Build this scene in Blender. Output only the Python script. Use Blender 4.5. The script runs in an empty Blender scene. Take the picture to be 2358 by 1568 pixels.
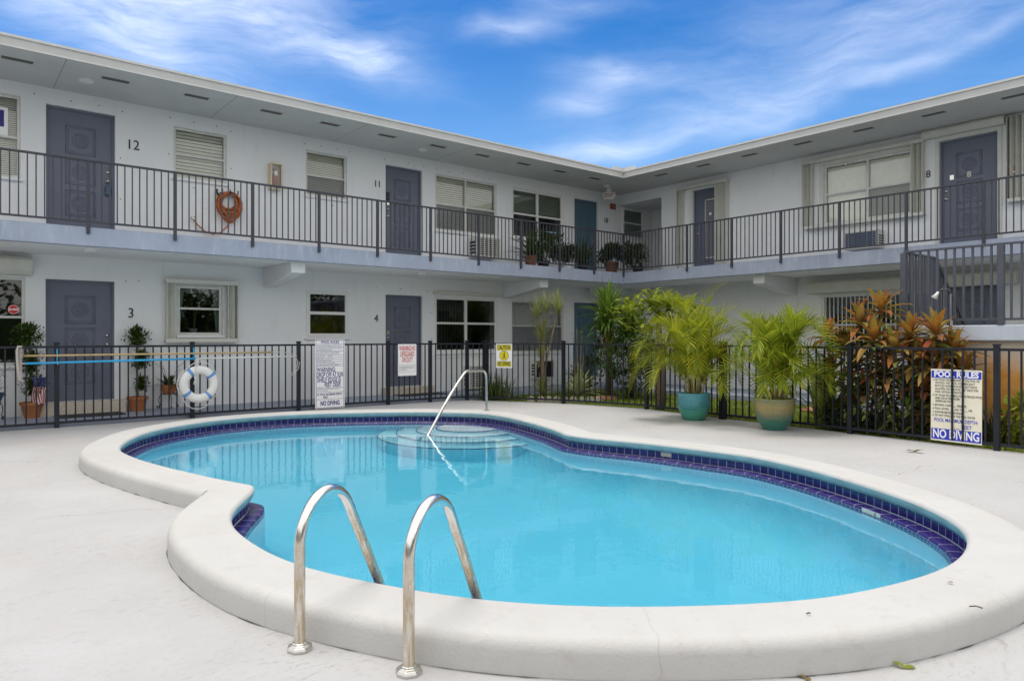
import bpy, bmesh, math, random
from mathutils import Vector, Matrix
from mathutils.geometry import tessellate_polygon
random.seed(7)
R = math.radians
S = bpy.context.scene
COL = S.collection

# ------------------------------------------------------------------ camera, world, sun, exposure
# world axes: x runs along the left wing, y along the right wing; camera stands at the origin
H_EYE = 1.36
UX, UY = .7723, .6353
F_PX, CX, HY = 1609.0, 1179.0, 774.0
cam = bpy.data.cameras.new("camera")
cam.sensor_width = 36.0
cam.lens = 36.0 * F_PX / 2358.0
cam.shift_y = -10.0 / 2358.0
cam.clip_start, cam.clip_end = .05, 2000
camo = bpy.data.objects.new("camera", cam)
COL.objects.link(camo)
camo.location = (0, 0, H_EYE)
camo.rotation_euler = (R(90), 0, -math.atan2(UY, UX))
S.camera = camo

SUN_EL = R(80)
SUN_XY = (-.55, .80)
w = bpy.data.worlds.new("World")
S.world = w
w.use_nodes = True
sun = bpy.data.lights.new("sun", 'SUN')
sun.energy = 1.12
sun.angle = R(24)
sun.color = (1, .95, .87)
suno = bpy.data.objects.new("sun", sun)
COL.objects.link(suno)
_l = math.hypot(*SUN_XY)
sdir = Vector((SUN_XY[0] / _l * math.cos(SUN_EL), SUN_XY[1] / _l * math.cos(SUN_EL), math.sin(SUN_EL)))
suno.rotation_euler = sdir.to_track_quat('Z', 'Y').to_euler()
suno.location = (0, 0, 20)
S.view_settings.view_transform = 'Standard'
S.view_settings.look = 'None'
S.view_settings.gamma = 1
S.view_settings.exposure = 0.68
S.render.engine = 'CYCLES'
S.cycles.max_bounces = 10
S.cycles.transmission_bounces = 8
S.cycles.transparent_max_bounces = 12
S.cycles.sample_clamp_indirect = 6
SKY_STRENGTH = .15

def uv(X, Y):
    return (UX * X + UY * Y, -UY * X + UX * Y)
def ground(x, y, z=0):
    Y = F_PX * (H_EYE - z) / (y - HY)
    return uv((x - CX) / F_PX * Y, Y)

class NT:
    """small helper to write node trees"""
    def __init__(s, tree):
        s.t = tree; s.n = tree.nodes; s.l = tree.links
    def node(s, typ, **kw):
        n = s.n.new(typ)
        for k, v in kw.items():
            if k.startswith('i_'):
                key = k[2:]
                key = int(key) if key.isdigit() else key.replace('_', ' ')
                if isinstance(v, bpy.types.NodeSocket): s.l.new(v, n.inputs[key])
                else: n.inputs[key].default_value = v
            else: setattr(n, k, v)
        return n
    def math(s, op, a, b=None, c=None, clamp=False):
        n = s.n.new('ShaderNodeMath'); n.operation = op; n.use_clamp = clamp
        for i, x in enumerate((a, b, c)):
            if x is None: continue
            if isinstance(x, bpy.types.NodeSocket): s.l.new(x, n.inputs[i])
            else: n.inputs[i].default_value = x
        return n.outputs[0]
    def mix(s, fac, a, b, blend='MIX'):
        n = s.n.new('ShaderNodeMix'); n.data_type = 'RGBA'; n.blend_type = blend
        for i, x in ((0, fac), (6, a), (7, b)):
            if isinstance(x, bpy.types.NodeSocket): s.l.new(x, n.inputs[i])
            else: n.inputs[i].default_value = x if i == 0 or len(x) == 4 else (*x, 1)
        return n.outputs[2]
    def ramp(s, fac, stops):
        n = s.n.new('ShaderNodeValToRGB')
        e = n.color_ramp.elements
        while len(e) < len(stops): e.new(.5)
        for el, (p, c) in zip(e, stops):
            el.position = p; el.color = (*c, 1) if len(c) == 3 else c
        s.l.new(fac, n.inputs[0])
        return n.outputs[0]
    def noise(s, vec, scale, detail=4, rough=.55, dist=0):
        n = s.node('ShaderNodeTexNoise', i_Scale=scale, i_Detail=detail, i_Roughness=rough, i_Distortion=dist)
        if vec is not None: s.l.new(vec, n.inputs['Vector'])
        return n.outputs[0]
    def mapping(s, vec, scale=(1, 1, 1), rot=(0, 0, 0), loc=(0, 0, 0)):
        n = s.node('ShaderNodeMapping'); n.inputs['Scale'].default_value = scale
        n.inputs['Rotation'].default_value = rot; n.inputs['Location'].default_value = loc
        s.l.new(vec, n.inputs[0]); return n.outputs[0]

# ---- sky: physical sky plus thin cirrus at infinity
def make_sky():
    t = NT(w.node_tree)
    t.n.clear()
    sky = t.node('ShaderNodeTexSky', sky_type='NISHITA')
    sky.sun_disc = False
    sky.sun_elevation = SUN_EL
    sky.sun_rotation = math.atan2(SUN_XY[0], SUN_XY[1])
    sky.air_density, sky.dust_density, sky.ozone_density = 1.0, .6, 2.2
    hs = t.node('ShaderNodeHueSaturation', i_Saturation=1.46, i_Value=.66, i_Hue=.5065)
    t.l.new(sky.outputs[0], hs.inputs['Color'])
    co = t.node('ShaderNodeTexCoord').outputs['Generated']
    sep = t.node('ShaderNodeSeparateXYZ', i_0=co)
    x, y, z = sep.outputs
    # compass angle about the look direction, and height angle
    fx, fy = UY, UX
    fwd = t.math('ADD', t.math('MULTIPLY', x, fx), t.math('MULTIPLY', y, fy))
    rgt = t.math('ADD', t.math('MULTIPLY', x, fy), t.math('MULTIPLY', y, -fx))
    az = t.math('ARCTAN2', rgt, fwd)
    el = t.math('ARCSINE', z)
    cb = t.node('ShaderNodeCombineXYZ', i_0=az, i_1=el)
    ang = cb.outputs[0]
    wv = t.node('ShaderNodeTexNoise', i_Scale=5, i_Detail=3); t.l.new(ang, wv.inputs['Vector'])
    sub = t.node('ShaderNodeVectorMath', operation='SUBTRACT'); t.l.new(wv.outputs[1], sub.inputs[0]); sub.inputs[1].default_value = (.5, .5, .5)
    sc = t.node('ShaderNodeVectorMath', operation='SCALE'); t.l.new(sub.outputs[0], sc.inputs[0]); sc.inputs['Scale'].default_value = .07
    ad = t.node('ShaderNodeVectorMath', operation='ADD'); t.l.new(ang, ad.inputs[0]); t.l.new(sc.outputs[0], ad.inputs[1])
    wang = ad.outputs[0]
    fib = t.noise(t.mapping(wang, (3.5, 17, 1), (0, 0, R(-14))), 2.6, 11, .66, .35)
    soft = t.noise(t.mapping(wang, (4, 8, 1), (0, 0, R(-10)), (3, 1, 0)), 1.5, 4, .5)
    s2 = t.node('ShaderNodeSeparateXYZ', i_0=wang)
    A, E = s2.outputs[0], s2.outputs[1]
    # (azimuth, elevation, half width, half height, tilt, strength) in degrees
    blobs = [(-24, 24.5, 9.0, 3.6, 6, 1.15), (-33, 25, 8, 3.5, 0, .55), (-15.5, 22.2, 6.5, 1.6, -14, .95), (-27, 19.5, 12, 2.2, -22, .8), (-11.5, 21.6, 3.2, 1.3, 16, .75),
             (0, 23.6, 3.6, .8, 3, .85), (8.6, 20.5, 3.6, 1.0, -4, .95), (5.8, 18.6, 2.6, .9, 4, .7),
             (14, 15.6, 13, .8, 12, .5), (28, 17.9, 11, .55, 15, .5), (30, 20.5, 10, .9, 14, .32), (5, 14.4, 6, 1.1, 9, .55), (20, 18.5, 13, 2.2, 12, .40), (24, 23, 10, 2.4, 10, .32), (5, 25.6, 5, 1.0, 0, .4),
             (31, 23, 6, 1.3, 20, .4), (70, 35, 30, 12, 10, .7), (-90, 40, 30, 14, 0, .8), (170, 45, 50, 16, 0, .8)]
    tot = None
    for a, e, wd, ht, tl, st in blobs:
        c, s_ = math.cos(R(tl)), math.sin(R(tl))
        da = t.math('SUBTRACT', A, R(a)); de = t.math('SUBTRACT', E, R(e))
        p = t.math('MULTIPLY', t.math('ADD', t.math('MULTIPLY', da, c), t.math('MULTIPLY', de, s_)), 1 / R(wd))
        q = t.math('MULTIPLY', t.math('ADD', t.math('MULTIPLY', da, -s_), t.math('MULTIPLY', de, c)), 1 / R(ht))
        r2 = t.math('ADD', t.math('MULTIPLY', p, p), t.math('MULTIPLY', q, q))
        g = t.math('MULTIPLY', t.math('EXPONENT', t.math('MULTIPLY', r2, -.9)), st)
        tot = g if tot is None else t.math('ADD', tot, g)
    tex = t.math('ADD', t.math('MULTIPLY', fib, .85), t.math('MULTIPLY', soft, .8))
    m = t.math('MULTIPLY', tot, t.math('MULTIPLY', t.math('SUBTRACT', tex, .42), .95))
    m = t.math('ADD', m, t.math('MULTIPLY', t.math('SUBTRACT', fib, .56), .06), clamp=True)
    m = t.math('MULTIPLY', t.math('MINIMUM', m, .9), .86)
    # bright white veil added outside the view, overhead and behind, as neutral fill light
    up = t.math('MULTIPLY', t.math('SUBTRACT', el, R(29)), 1 / R(14), clamp=True)
    bk = t.math('MULTIPLY', t.math('SUBTRACT', t.math('ABSOLUTE', az), R(52)), 1 / R(30), clamp=True)
    veil = t.math('MULTIPLY', t.math('MAXIMUM', up, bk), t.math('ADD', .62, t.math('MULTIPLY', soft, .5)), clamp=True)
    m = t.math('MAXIMUM', m, veil)
    # paler blue mixed over the sky texture towards the horizon
    pale = t.math('MULTIPLY', t.math('SUBTRACT', R(23), el), 1 / R(16), clamp=True)
    base = t.mix(t.math('MULTIPLY', pale, .28), hs.outputs[0], (2.6, 4.0, 5.9))
    cl = t.mix(m, base, t.mix(t.math('MAXIMUM', up, bk), (4.9, 5.3, 6.1), (6.0, 5.9, 5.7)))
    bg = t.node('ShaderNodeBackground', i_Strength=SKY_STRENGTH)
    t.l.new(cl, bg.inputs[0])
    out = t.node('ShaderNodeOutputWorld')
    t.l.new(bg.outputs[0], out.inputs[0])
make_sky()

# ------------------------------------------------------------------ materials
def new_mat(name):
    m = bpy.data.materials.new(name); m.use_nodes = True
    t = NT(m.node_tree)
    p = t.n['Principled BSDF']
    return m, t, p
def setc(t, p, col):
    if isinstance(col, bpy.types.NodeSocket): t.l.new(col, p.inputs['Base Color'])
    else: p.inputs['Base Color'].default_value = (*col, 1)
def bump(t, p, h, strength=.3, dist=.01):
    b = t.node('ShaderNodeBump', i_Strength=strength, i_Distance=dist)
    t.l.new(h, b.inputs['Height']); t.l.new(b.outputs[0], p.inputs['Normal'])
def obj_co(t): return t.node('ShaderNodeTexCoord').outputs['Object']
def paint(name, col, rough=.55, var=.12, scale=3.0, bmp=0.0, bscale=60, metallic=0, spec=.4, dirt=None, dirt_amt=.5):
    m, t, p = new_mat(name)
    co = obj_co(t)
    n1 = t.noise(co, scale, 5, .6)
    lo = tuple(c * (1 - var) for c in col); hi = tuple(min(1, c * (1 + var)) for c in col)
    c = t.ramp(n1, [(.3, lo), (.7, hi)])
    if dirt:
        n2 = t.noise(t.mapping(co, (1, 1, 1)), scale * 2.3, 7, .7, .6)
        f = t.math('MULTIPLY', t.math('SUBTRACT', n2, .58, clamp=True), dirt_amt * 6, clamp=True)
        c = t.mix(f, c, dirt)
    setc(t, p, c)
    p.inputs['Roughness'].default_value = rough
    p.inputs['Metallic'].default_value = metallic
    p.inputs['Specular IOR Level'].default_value = spec
    if bmp: bump(t, p, t.noise(co, bscale, 4, .6), bmp)
    return m

M = {}
def wall_mat():
    m, t, p = new_mat('wall paint')
    co = obj_co(t)
    n1 = t.noise(co, .7, 4, .6)
    c = t.ramp(n1, [(.3, (.77, .78, .79)), (.7, (.82, .825, .825))])
    st = t.noise(t.mapping(co, (2.2, 2.2, .25)), 3, 5, .65)
    f = t.math('MULTIPLY', t.math('SUBTRACT', st, .56, clamp=True), 1.6, clamp=True)
    c = t.mix(f, c, (.55, .55, .53))
    setc(t, p, c)
    p.inputs['Roughness'].default_value = .75
    p.inputs['Specular IOR Level'].default_value = .25
    h = t.math('ADD', t.noise(co, 34, 5, .65), t.math('MULTIPLY', t.noise(co, 3, 3), .8))
    bump(t, p, h, .35, .006)
    return m
M['wall'] = wall_mat()
M['soffit'] = paint('soffit paint', (.60, .60, .575), .8, .05, 1.5, .15, 40, dirt=(.45, .44, .40), dirt_amt=.12)
M['fascia'] = paint('fascia paint', (.50, .495, .48), .6, .06, 2, dirt=(.42, .41, .38), dirt_amt=.22)
M['drip'] = paint('drip edge metal', (.58, .575, .56), .5, .06, 4)
def slab_mat():
    m, t, p = new_mat('blue grey slab paint')
    co = obj_co(t)
    c = t.ramp(t.noise(co, 1.4, 5, .6), [(.3, (.29, .33, .43)), (.7, (.37, .415, .52))])
    st = t.noise(t.mapping(co, (5, 5, .9)), 2.2, 6, .7)
    c = t.mix(t.math('MULTIPLY', t.math('SUBTRACT', st, .52, clamp=True), 3.2, clamp=True), c, (.50, .55, .63))
    gr = t.noise(t.mapping(co, (9, 9, 1.2)), 2.0, 5, .7)
    c = t.mix(t.math('MULTIPLY', t.math('SUBTRACT', gr, .60, clamp=True), 3, clamp=True), c, (.22, .24, .29))
    setc(t, p, c); p.inputs['Roughness'].default_value = .65
    bump(t, p, t.noise(co, 30, 4), .2)
    return m
M['slab'] = slab_mat()
M['walk'] = paint('walkway paint', (.30, .335, .42), .6, .12, 2.0, .15, 50, dirt=(.2, .21, .24), dirt_amt=.3)
M['beam'] = paint('beam paint', (.74, .75, .76), .7, .04, 3, .2, 30)
M['door'] = paint('slate door paint', (.128, .143, .190), .45, .07, 2.5, .08, 20)
M['teal'] = paint('teal door paint', (.085, .155, .20), .45, .07, 2.5, .08, 20)
M['rail'] = paint('dark grey rail paint', (.046, .048, .060), .45, .12, 6, .1, 40)
M['stairrail'] = paint('slate rail paint', (.080, .087, .108), .45, .12, 6, .1, 40)
M['fence'] = paint('black fence paint', (.010, .013, .021), .45, .3, 5, .1, 60)
M['white'] = paint('white vinyl', (.74, .74, .72), .4, .04, 5)
M['alu'] = paint('aged aluminium', (.60, .60, .56), .45, .10, 6, metallic=.15, dirt=(.34, .33, .29), dirt_amt=.35)
M['cream'] = paint('cream shutter metal', (.62, .62, .56), .5, .06, 4, dirt=(.40, .38, .32), dirt_amt=.3)
M['black'] = paint('black metal', (.018, .018, .02), .4, .2, 10)
M['dark'] = paint('dark opening', (.03, .03, .03), .8, .1, 10)
M['ventgrey'] = paint('vent mesh', (.12, .115, .10), .7, .2, 40)
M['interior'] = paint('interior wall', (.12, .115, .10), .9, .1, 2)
M['slat'] = paint('blind slats', (.80, .78, .66), .5, .05, 8)
M['vslat'] = paint('grey vertical blind', (.62, .66, .64), .6, .08, 8)
M['curtain'] = paint('curtain cloth', (.55, .54, .55), .9, .08, 5)
M['sheer'] = paint('lace curtain cloth', (.70, .69, .66), .9, .06, 20)
M['screen'] = paint('window screen', (.20, .20, .22), .8, .06, 30)
M['terracotta'] = paint('terracotta', (.42, .15, .055), .75, .14, 9, .2, 60)
M['soil'] = paint('soil', (.055, .04, .028), .95, .35, 25, .6, 40)
M['step'] = paint('beige step stucco', (.60, .53, .44), .9, .12, 30, .6, 60)
M['mat'] = paint('dark door mat', (.045, .045, .05), .95, .2, 60, .5, 120)
M['orange'] = paint('orange hose rubber', (.47, .13, .03), .45, .5, 26)
M['ivory'] = paint('ivory plastic', (.70, .58, .40), .45, .05, 8)
M['red'] = paint('red enamel', (.40, .03, .025), .35, .1, 10)
M['redbox'] = paint('faded red alarm', (.33, .09, .07), .5, .12, 20)
M['bark'] = paint('tan bark', (.23, .17, .11), .9, .25, 14, .6, 40)
M['darkbark'] = paint('brown bark', (.12, .085, .05), .9, .3, 14, .6, 40)
M['cane'] = paint('yellow green palm cane', (.42, .36, .13), .6, .2, 12)
M['rope'] = paint('white rope', (.75, .74, .70), .8, .05, 40)
M['ringwhite'] = paint('white ring buoy foam', (.80, .80, .77), .5, .04, 6, .1, 30)
M['ringblue'] = paint('blue band cloth', (.16, .33, .66), .6, .08, 20)
M['tan'] = paint('tan fibreglass pole', (.55, .40, .20), .4, .15, 3, dirt=(.55, .52, .48), dirt_amt=.6)
M['bluepole'] = paint('bright blue pole', (.04, .42, .80), .3, .05, 5)
M['whitepole'] = paint('white aluminium pole', (.72, .72, .71), .35, .05, 5)
M['brush'] = paint('worn brush bristles', (.50, .46, .42), .8, .2, 30, .4, 80)
M['sign'] = paint('white sign plastic', (.90, .90, .90), .45, .03, 8)
M['signcream'] = paint('yellowed sign plastic', (.86, .81, .66), .45, .04, 5)
M['yellow'] = paint('yellow sign paint', (.80, .68, .02), .45, .04, 6)
M['navyink'] = paint('purple blue sign ink', (.035, .022, .20), .5, .05, 8)
M['blueink'] = paint('blue sign ink', (.03, .05, .52), .5, .05, 8)
M['redink'] = paint('red sign ink', (.62, .03, .03), .5, .05, 8)
M['blackink'] = paint('black ink', (.015, .015, .015), .5, .05, 8)
M['paver'] = paint('terracotta stepping stone', (.42, .20, .11), .9, .15, 8, .4, 40)
M['edging'] = paint('concrete scalloped edging', (.45, .42, .34), .9, .15, 12, .4, 40)
M['limestone'] = paint('pale rock', (.45, .43, .38), .9, .15, 12, .5, 20)
M['shadedpot'] = paint('shaded balcony terracotta', (.22, .085, .04), .85, .2, 9, .2, 60)  # terracotta darkened to carry the shade on the balcony
M['steel'] = paint('brushed steel', (.62, .60, .56), .25, .05, 10, metallic=1)
M['brass'] = paint('worn door knob metal', (.60, .57, .50), .25, .05, 10, metallic=1)
M['acwhite'] = paint('cream air conditioner case', (.66, .65, .60), .5, .05, 5, dirt=(.4, .38, .33), dirt_amt=.3)
M['acgrille'] = paint('blue grey grille', (.15, .19, .27), .5, .1, 8)
M['flagred'] = paint('flag red cloth', (.50, .04, .05), .8, .05, 10)
M['flagwhite'] = paint('flag white cloth', (.75, .74, .74), .8, .03, 10)
M['flagblue'] = paint('flag blue cloth', (.03, .05, .16), .8, .05, 10)
M['bluepot'] = paint('blue glazed pot', (.03, .09, .17), .25, .2, 10)
M['aqua'] = paint('water bounce tint', (.29, .45, .47), .6, .18, 5, .2, 40, dirt=(.42, .50, .48), dirt_amt=.5)  # teal bounce light from the water put into the colour

def deck_mat():
    m, t, p = new_mat('white pool deck coating')
    co = obj_co(t)
    big = t.noise(co, .8, 5, .6)
    c = t.ramp(big, [(.3, (.435, .43, .43)), (.7, (.505, .502, .505))])
    # worn brushed streaks in the coating
    st = t.noise(t.mapping(co, (2.6, 4.6, 1), (0, 0, R(42))), 2.4, 11, .8, .4)
    f = t.math('MULTIPLY', t.math('SUBTRACT', st, .53, clamp=True), 1.3, clamp=True)
    gate = t.math('MULTIPLY', t.math('SUBTRACT', t.noise(co, 1.1, 3, .6), .44, clamp=True), 5, clamp=True)
    sc = t.noise(t.mapping(co, (5, 13, 1), (0, 0, R(35))), 2.8, 9, .82, .6)
    fs_ = t.math('MULTIPLY', t.math('MULTIPLY', t.math('SUBTRACT', sc, .54, clamp=True), 12, clamp=True), gate)
    f = t.math('ADD', f, t.math('MULTIPLY', fs_, 1.0), clamp=True)
    c = t.mix(f, c, (.30, .28, .26))
    sp = t.noise(co, 26, 6, .8)
    f2 = t.math('MULTIPLY', t.math('SUBTRACT', sp, .54, clamp=True), 2.4, clamp=True)
    c = t.mix(f2, c, (.33, .30, .275))
    bl = t.noise(co, 1.7, 4, .7, 1.0)
    f3 = t.math('MULTIPLY', t.math('SUBTRACT', bl, .66, clamp=True), 3.0, clamp=True)
    c = t.mix(f3, c, (.41, .385, .36))
    wm = t.noise(co, .55, 6, .7, .8)
    c = t.mix(t.math('MULTIPLY', t.math('SUBTRACT', wm, .50, clamp=True), 2.4, clamp=True), c, (.47, .425, .385))
    vo = t.node('ShaderNodeTexVoronoi', feature='DISTANCE_TO_EDGE', i_Scale=.42)
    dm = t.node('ShaderNodeTexNoise', i_Scale=1.3, i_Detail=6); t.l.new(co, dm.inputs['Vector'])
    va_ = t.node('ShaderNodeVectorMath', operation='ADD'); t.l.new(co, va_.inputs[0]); t.l.new(dm.outputs[1], va_.inputs[1]); t.l.new(va_.outputs[0], vo.inputs['Vector'])
    crk = t.math('MULTIPLY', t.math('LESS_THAN', vo.outputs['Distance'], .0028), t.math('MULTIPLY', t.math('SUBTRACT', t.noise(co, .9, 2), .52, clamp=True), 9, clamp=True))
    c = t.mix(t.math('MULTIPLY', crk, .6), c, (.26, .19, .16))
    setc(t, p, c)
    p.inputs['Roughness'].default_value = .8
    p.inputs['Specular IOR Level'].default_value = .25
    h = t.math('ADD', t.noise(co, 45, 6, .7), t.math('MULTIPLY', t.noise(co, 260, 2, .5), .25))
    bump(t, p, h, .45, .006)
    return m
M['deck'] = deck_mat()
def coping_mat():
    m, t, p = new_mat('painted coping')
    co = obj_co(t)
    c = t.ramp(t.noise(co, 1.3, 5, .6), [(.3, (.515, .505, .487)), (.7, (.572, .565, .55))])
    sp = t.noise(co, 8, 9, .8, .4)
    f = t.math('MULTIPLY', t.math('SUBTRACT', sp, .53, clamp=True), 2.4, clamp=True)
    c = t.mix(f, c, (.42, .385, .34))
    uvn = t.node('ShaderNodeUVMap'); uvn.uv_map = 'UVMap'
    s = t.node('ShaderNodeSeparateXYZ', i_0=uvn.outputs[0])
    wob = t.math('MULTIPLY', t.noise(co, 7, 3), .05)
    k = t.math('FRACT', t.math('MULTIPLY', t.math('ADD', s.outputs[0], wob), 1 / 1.62))
    d = t.math('ABSOLUTE', t.math('SUBTRACT', k, .5))
    line = t.math('LESS_THAN', d, .0014)
    c = t.mix(t.math('MULTIPLY', line, .28), c, (.36, .32, .27))
    setc(t, p, c)
    p.inputs['Roughness'].default_value = .7
    p.inputs['Specular IOR Level'].default_value = .3
    h = t.math('ADD', t.noise(co, 60, 5, .65), t.math('MULTIPLY', t.noise(co, 5, 3), 1.2))
    h = t.math('SUBTRACT', h, t.math('MULTIPLY', line, .8))
    bump(t, p, h, .5, .006)
    return m
M['coping'] = coping_mat()
def tile_mat(name, tw, th, base=(.012, .010, .125), off=0.0):
    m, t, p = new_mat(name)
    uvn = t.node('ShaderNodeUVMap'); uvn.uv_map = 'UVMap'
    br = t.node('ShaderNodeTexBrick', offset=off, squash=1.0)
    t.l.new(uvn.outputs[0], br.inputs['Vector'])
    br.inputs['Color1'].default_value = (*base, 1)
    br.inputs['Color2'].default_value = (base[0] * 1.5, base[1] * 1.7, base[2] * 1.25, 1)
    br.inputs['Mortar'].default_value = (.36, .36, .40, 1)
    br.inputs['Scale'].default_value = 1
    br.inputs['Mortar Size'].default_value = .0035
    br.inputs['Mortar Smooth'].default_value = .1
    br.inputs['Bias'].default_value = 0
    br.inputs['Brick Width'].default_value = tw
    br.inputs['Row Height'].default_value = th
    setc(t, p, br.outputs[0])
    p.inputs['Roughness'].default_value = .22
    b = t.node('ShaderNodeBump', i_Strength=.4, i_Distance=.004); b.invert = True
    t.l.new(br.outputs[1], b.inputs['Height']); t.l.new(b.outputs[0], p.inputs['Normal'])
    return m
M['tile'] = tile_mat('cobalt pool tile', .095, .082)
M['ledge'] = tile_mat('cobalt ledge tile', .16, .30, (.022, .012, .12))
M['smalltile'] = tile_mat('small blue tile', .055, .030, (.018, .03, .17))
def plaster_mat():
    m, t, p = new_mat('pool plaster')
    co = obj_co(t)
    c = t.ramp(t.noise(co, 1.2, 4, .6), [(.3, (.72, .87, .93)), (.7, (.78, .90, .95))])
    setc(t, p, c)
    p.inputs['Roughness'].default_value = .9
    return m
M['plaster'] = plaster_mat()
M['stepedge'] = paint('blue step edge tile', (.05, .13, .27), .3, .1, 20)
def water_mat():
    m, t, p = new_mat('pool water')
    t.n.remove(p)
    out = t.n['Material Output']
    co = obj_co(t)
    h = t.math('ADD', t.noise(t.mapping(co, (1, 1, 1)), 3.2, 3, .5, .4), t.math('MULTIPLY', t.noise(co, 14, 2, .5, .3), .18))
    b = t.node('ShaderNodeBump', i_Strength=.10, i_Distance=.02)
    t.l.new(h, b.inputs['Height'])
    gl = t.node('ShaderNodeBsdfGlass', i_Roughness=.0, i_IOR=1.33)
    t.l.new(b.outputs[0], gl.inputs['Normal'])
    va = t.node('ShaderNodeVolumeAbsorption', i_Density=WATER_DENSITY)
    va.inputs[0].default_value = (.0, .855, .985, 1)
    t.l.new(gl.outputs[0], out.inputs['Surface'])
    t.l.new(va.outputs[0], out.inputs['Volume'])
    return m
WATER_DENSITY = .44
M['water'] = water_mat()
def glass_mat(name, tint=(.8, .86, .84), spec=1.0):
    m, t, p = new_mat(name)
    t.n.remove(p)
    out = t.n['Material Output']
    tr = t.node('ShaderNodeBsdfTransparent'); tr.inputs[0].default_value = (*tint, 1)
    gl = t.node('ShaderNodeBsdfGlossy', i_Roughness=.015)
    gl.inputs[0].default_value = (1, 1, 1, 1)
    b = t.node('ShaderNodeBump', i_Strength=.03, i_Distance=.02)
    t.l.new(t.noise(obj_co(t), 2.5, 2), b.inputs['Height']); t.l.new(b.outputs[0], gl.inputs['Normal'])
    fr = t.node('ShaderNodeFresnel', i_IOR=1.55)
    f = t.math('MULTIPLY', fr.outputs[0], 1.6 * spec, clamp=True)
    mx = t.node('ShaderNodeMixShader'); t.l.new(f, mx.inputs[0])
    t.l.new(tr.outputs[0], mx.inputs[1]); t.l.new(gl.outputs[0], mx.inputs[2])
    t.l.new(mx.outputs[0], out.inputs['Surface'])
    return m
M['glass'] = glass_mat('window glass', (.93, .96, .95))
M['darkglass'] = glass_mat('tinted window glass', (.46, .53, .51))
def chrome_mat():
    m, t, p = new_mat('tarnished stainless tube')
    co = obj_co(t)
    s = t.node('ShaderNodeSeparateXYZ', i_0=co)
    n = t.noise(t.mapping(co, (14, 14, 2.2)), 3, 6, .7, .5)
    # mineral crust on the straight legs, none on the handled bend
    leg = t.ramp(s.outputs[2], [(.40, (1, 1, 1)), (.56, (0, 0, 0))])
    f = t.math('MULTIPLY', t.math('ADD', t.math('MULTIPLY', t.math('SUBTRACT', n, .45), 4.2), .45, clamp=True), leg, clamp=True)
    f = t.math('MULTIPLY', f, .9)
    setc(t, p, t.mix(f, (.80, .79, .77), (.50, .38, .22)))
    p.inputs['Metallic'].default_value = 1
    t.l.new(t.math('SUBTRACT', 1, t.math('MULTIPLY', f, .55)), p.inputs['Metallic'])
    t.l.new(t.math('ADD', .07, t.math('MULTIPLY', f, .42)), p.inputs['Roughness'])
    bump(t, p, t.noise(t.mapping(co, (60, 60, 8)), 3, 4), .08, .003)
    return m
M['chrome'] = chrome_mat()
def leaf_mat(name, cols, trans=.35, rough=.5, spec=.14):
    m, t, p = new_mat(name)
    out = t.n['Material Output']
    g = t.node('ShaderNodeNewGeometry')
    k = len(cols)
    r = t.ramp(g.outputs['Random Per Island'], [(i / max(1, k - 1), c) for i, c in enumerate(cols)])
    n = t.noise(obj_co(t), 18, 3, .6)
    c = t.mix(t.math('MULTIPLY', n, .5), r, tuple(x * .55 for x in cols[0]))
    setc(t, p, c)
    p.inputs['Roughness'].default_value = rough
    p.inputs['Specular IOR Level'].default_value = spec
    tl = t.node('ShaderNodeBsdfTranslucent')
    t.l.new(t.mix(.35, c, (.35, .42, .02)), tl.inputs[0])
    mx = t.node('ShaderNodeMixShader', i_0=trans)
    t.l.new(p.outputs[0], mx.inputs[1]); t.l.new(tl.outputs[0], mx.inputs[2])
    t.l.new(mx.outputs[0], out.inputs['Surface'])
    return m
M['palm'] = leaf_mat('areca palm leaf', [(.11, .19, .018), (.40, .44, .035), (.66, .59, .05), (.26, .35, .03)], .45, .42)
M['palm2'] = leaf_mat('areca palm leaf greener', [(.09, .18, .018), (.32, .41, .035), (.60, .56, .05), (.20, .31, .03)], .45, .42)
M['ti'] = leaf_mat('ti plant leaf', [(.34, .085, .04), (.52, .21, .05), (.25, .085, .06), (.52, .32, .09), (.21, .27, .055), (.56, .18, .07), (.27, .32, .06)], .3, .45)
M['tidark'] = leaf_mat('ti plant lower leaf', [(.08, .15, .035), (.20, .16, .05), (.13, .21, .045), (.34, .20, .06)], .22, .38)
M['yucca'] = leaf_mat('sword leaf', [(.11, .21, .035), (.22, .34, .06), (.15, .27, .05)], .3)
M['marginata'] = leaf_mat('striped narrow leaf', [(.32, .37, .12), (.46, .46, .18), (.22, .28, .09)], .25)
M['agave'] = leaf_mat('grey green agave leaf', [(.26, .32, .17), (.38, .42, .20), (.50, .46, .22)], .15)
M['shrub'] = leaf_mat('dark shrub leaf', [(.03, .07, .015), (.06, .12, .025), (.09, .16, .03)], .25)
M['lime'] = leaf_mat('lime green leaf', [(.26, .33, .03), (.38, .42, .05), (.17, .26, .03)], .4)
M['topiary'] = leaf_mat('ficus leaf', [(.025, .06, .012), (.05, .10, .02), (.09, .15, .03)], .25, .35)
M['grassy'] = leaf_mat('spider grass blade', [(.07, .12, .02), (.15, .19, .05), (.10, .15, .04)], .3)
M['variegated'] = leaf_mat('variegated strap leaf', [(.16, .25, .05), (.36, .38, .14), (.10, .18, .04)], .3)
M['rhoeo'] = leaf_mat('dark ground cover leaf', [(.02, .05, .03), (.06, .10, .05), (.09, .04, .06), (.04, .09, .03)], .15)
M['lawn'] = leaf_mat('lawn blade', [(.12, .20, .02), (.24, .30, .035), (.17, .25, .03)], .35)
M['potplant'] = leaf_mat('balcony plant leaf', [(.02, .05, .012), (.045, .085, .02), (.07, .12, .03)], .25)
M['dry'] = leaf_mat('dry leaf', [(.22, .14, .05), (.35, .25, .10)], .2)
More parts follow.
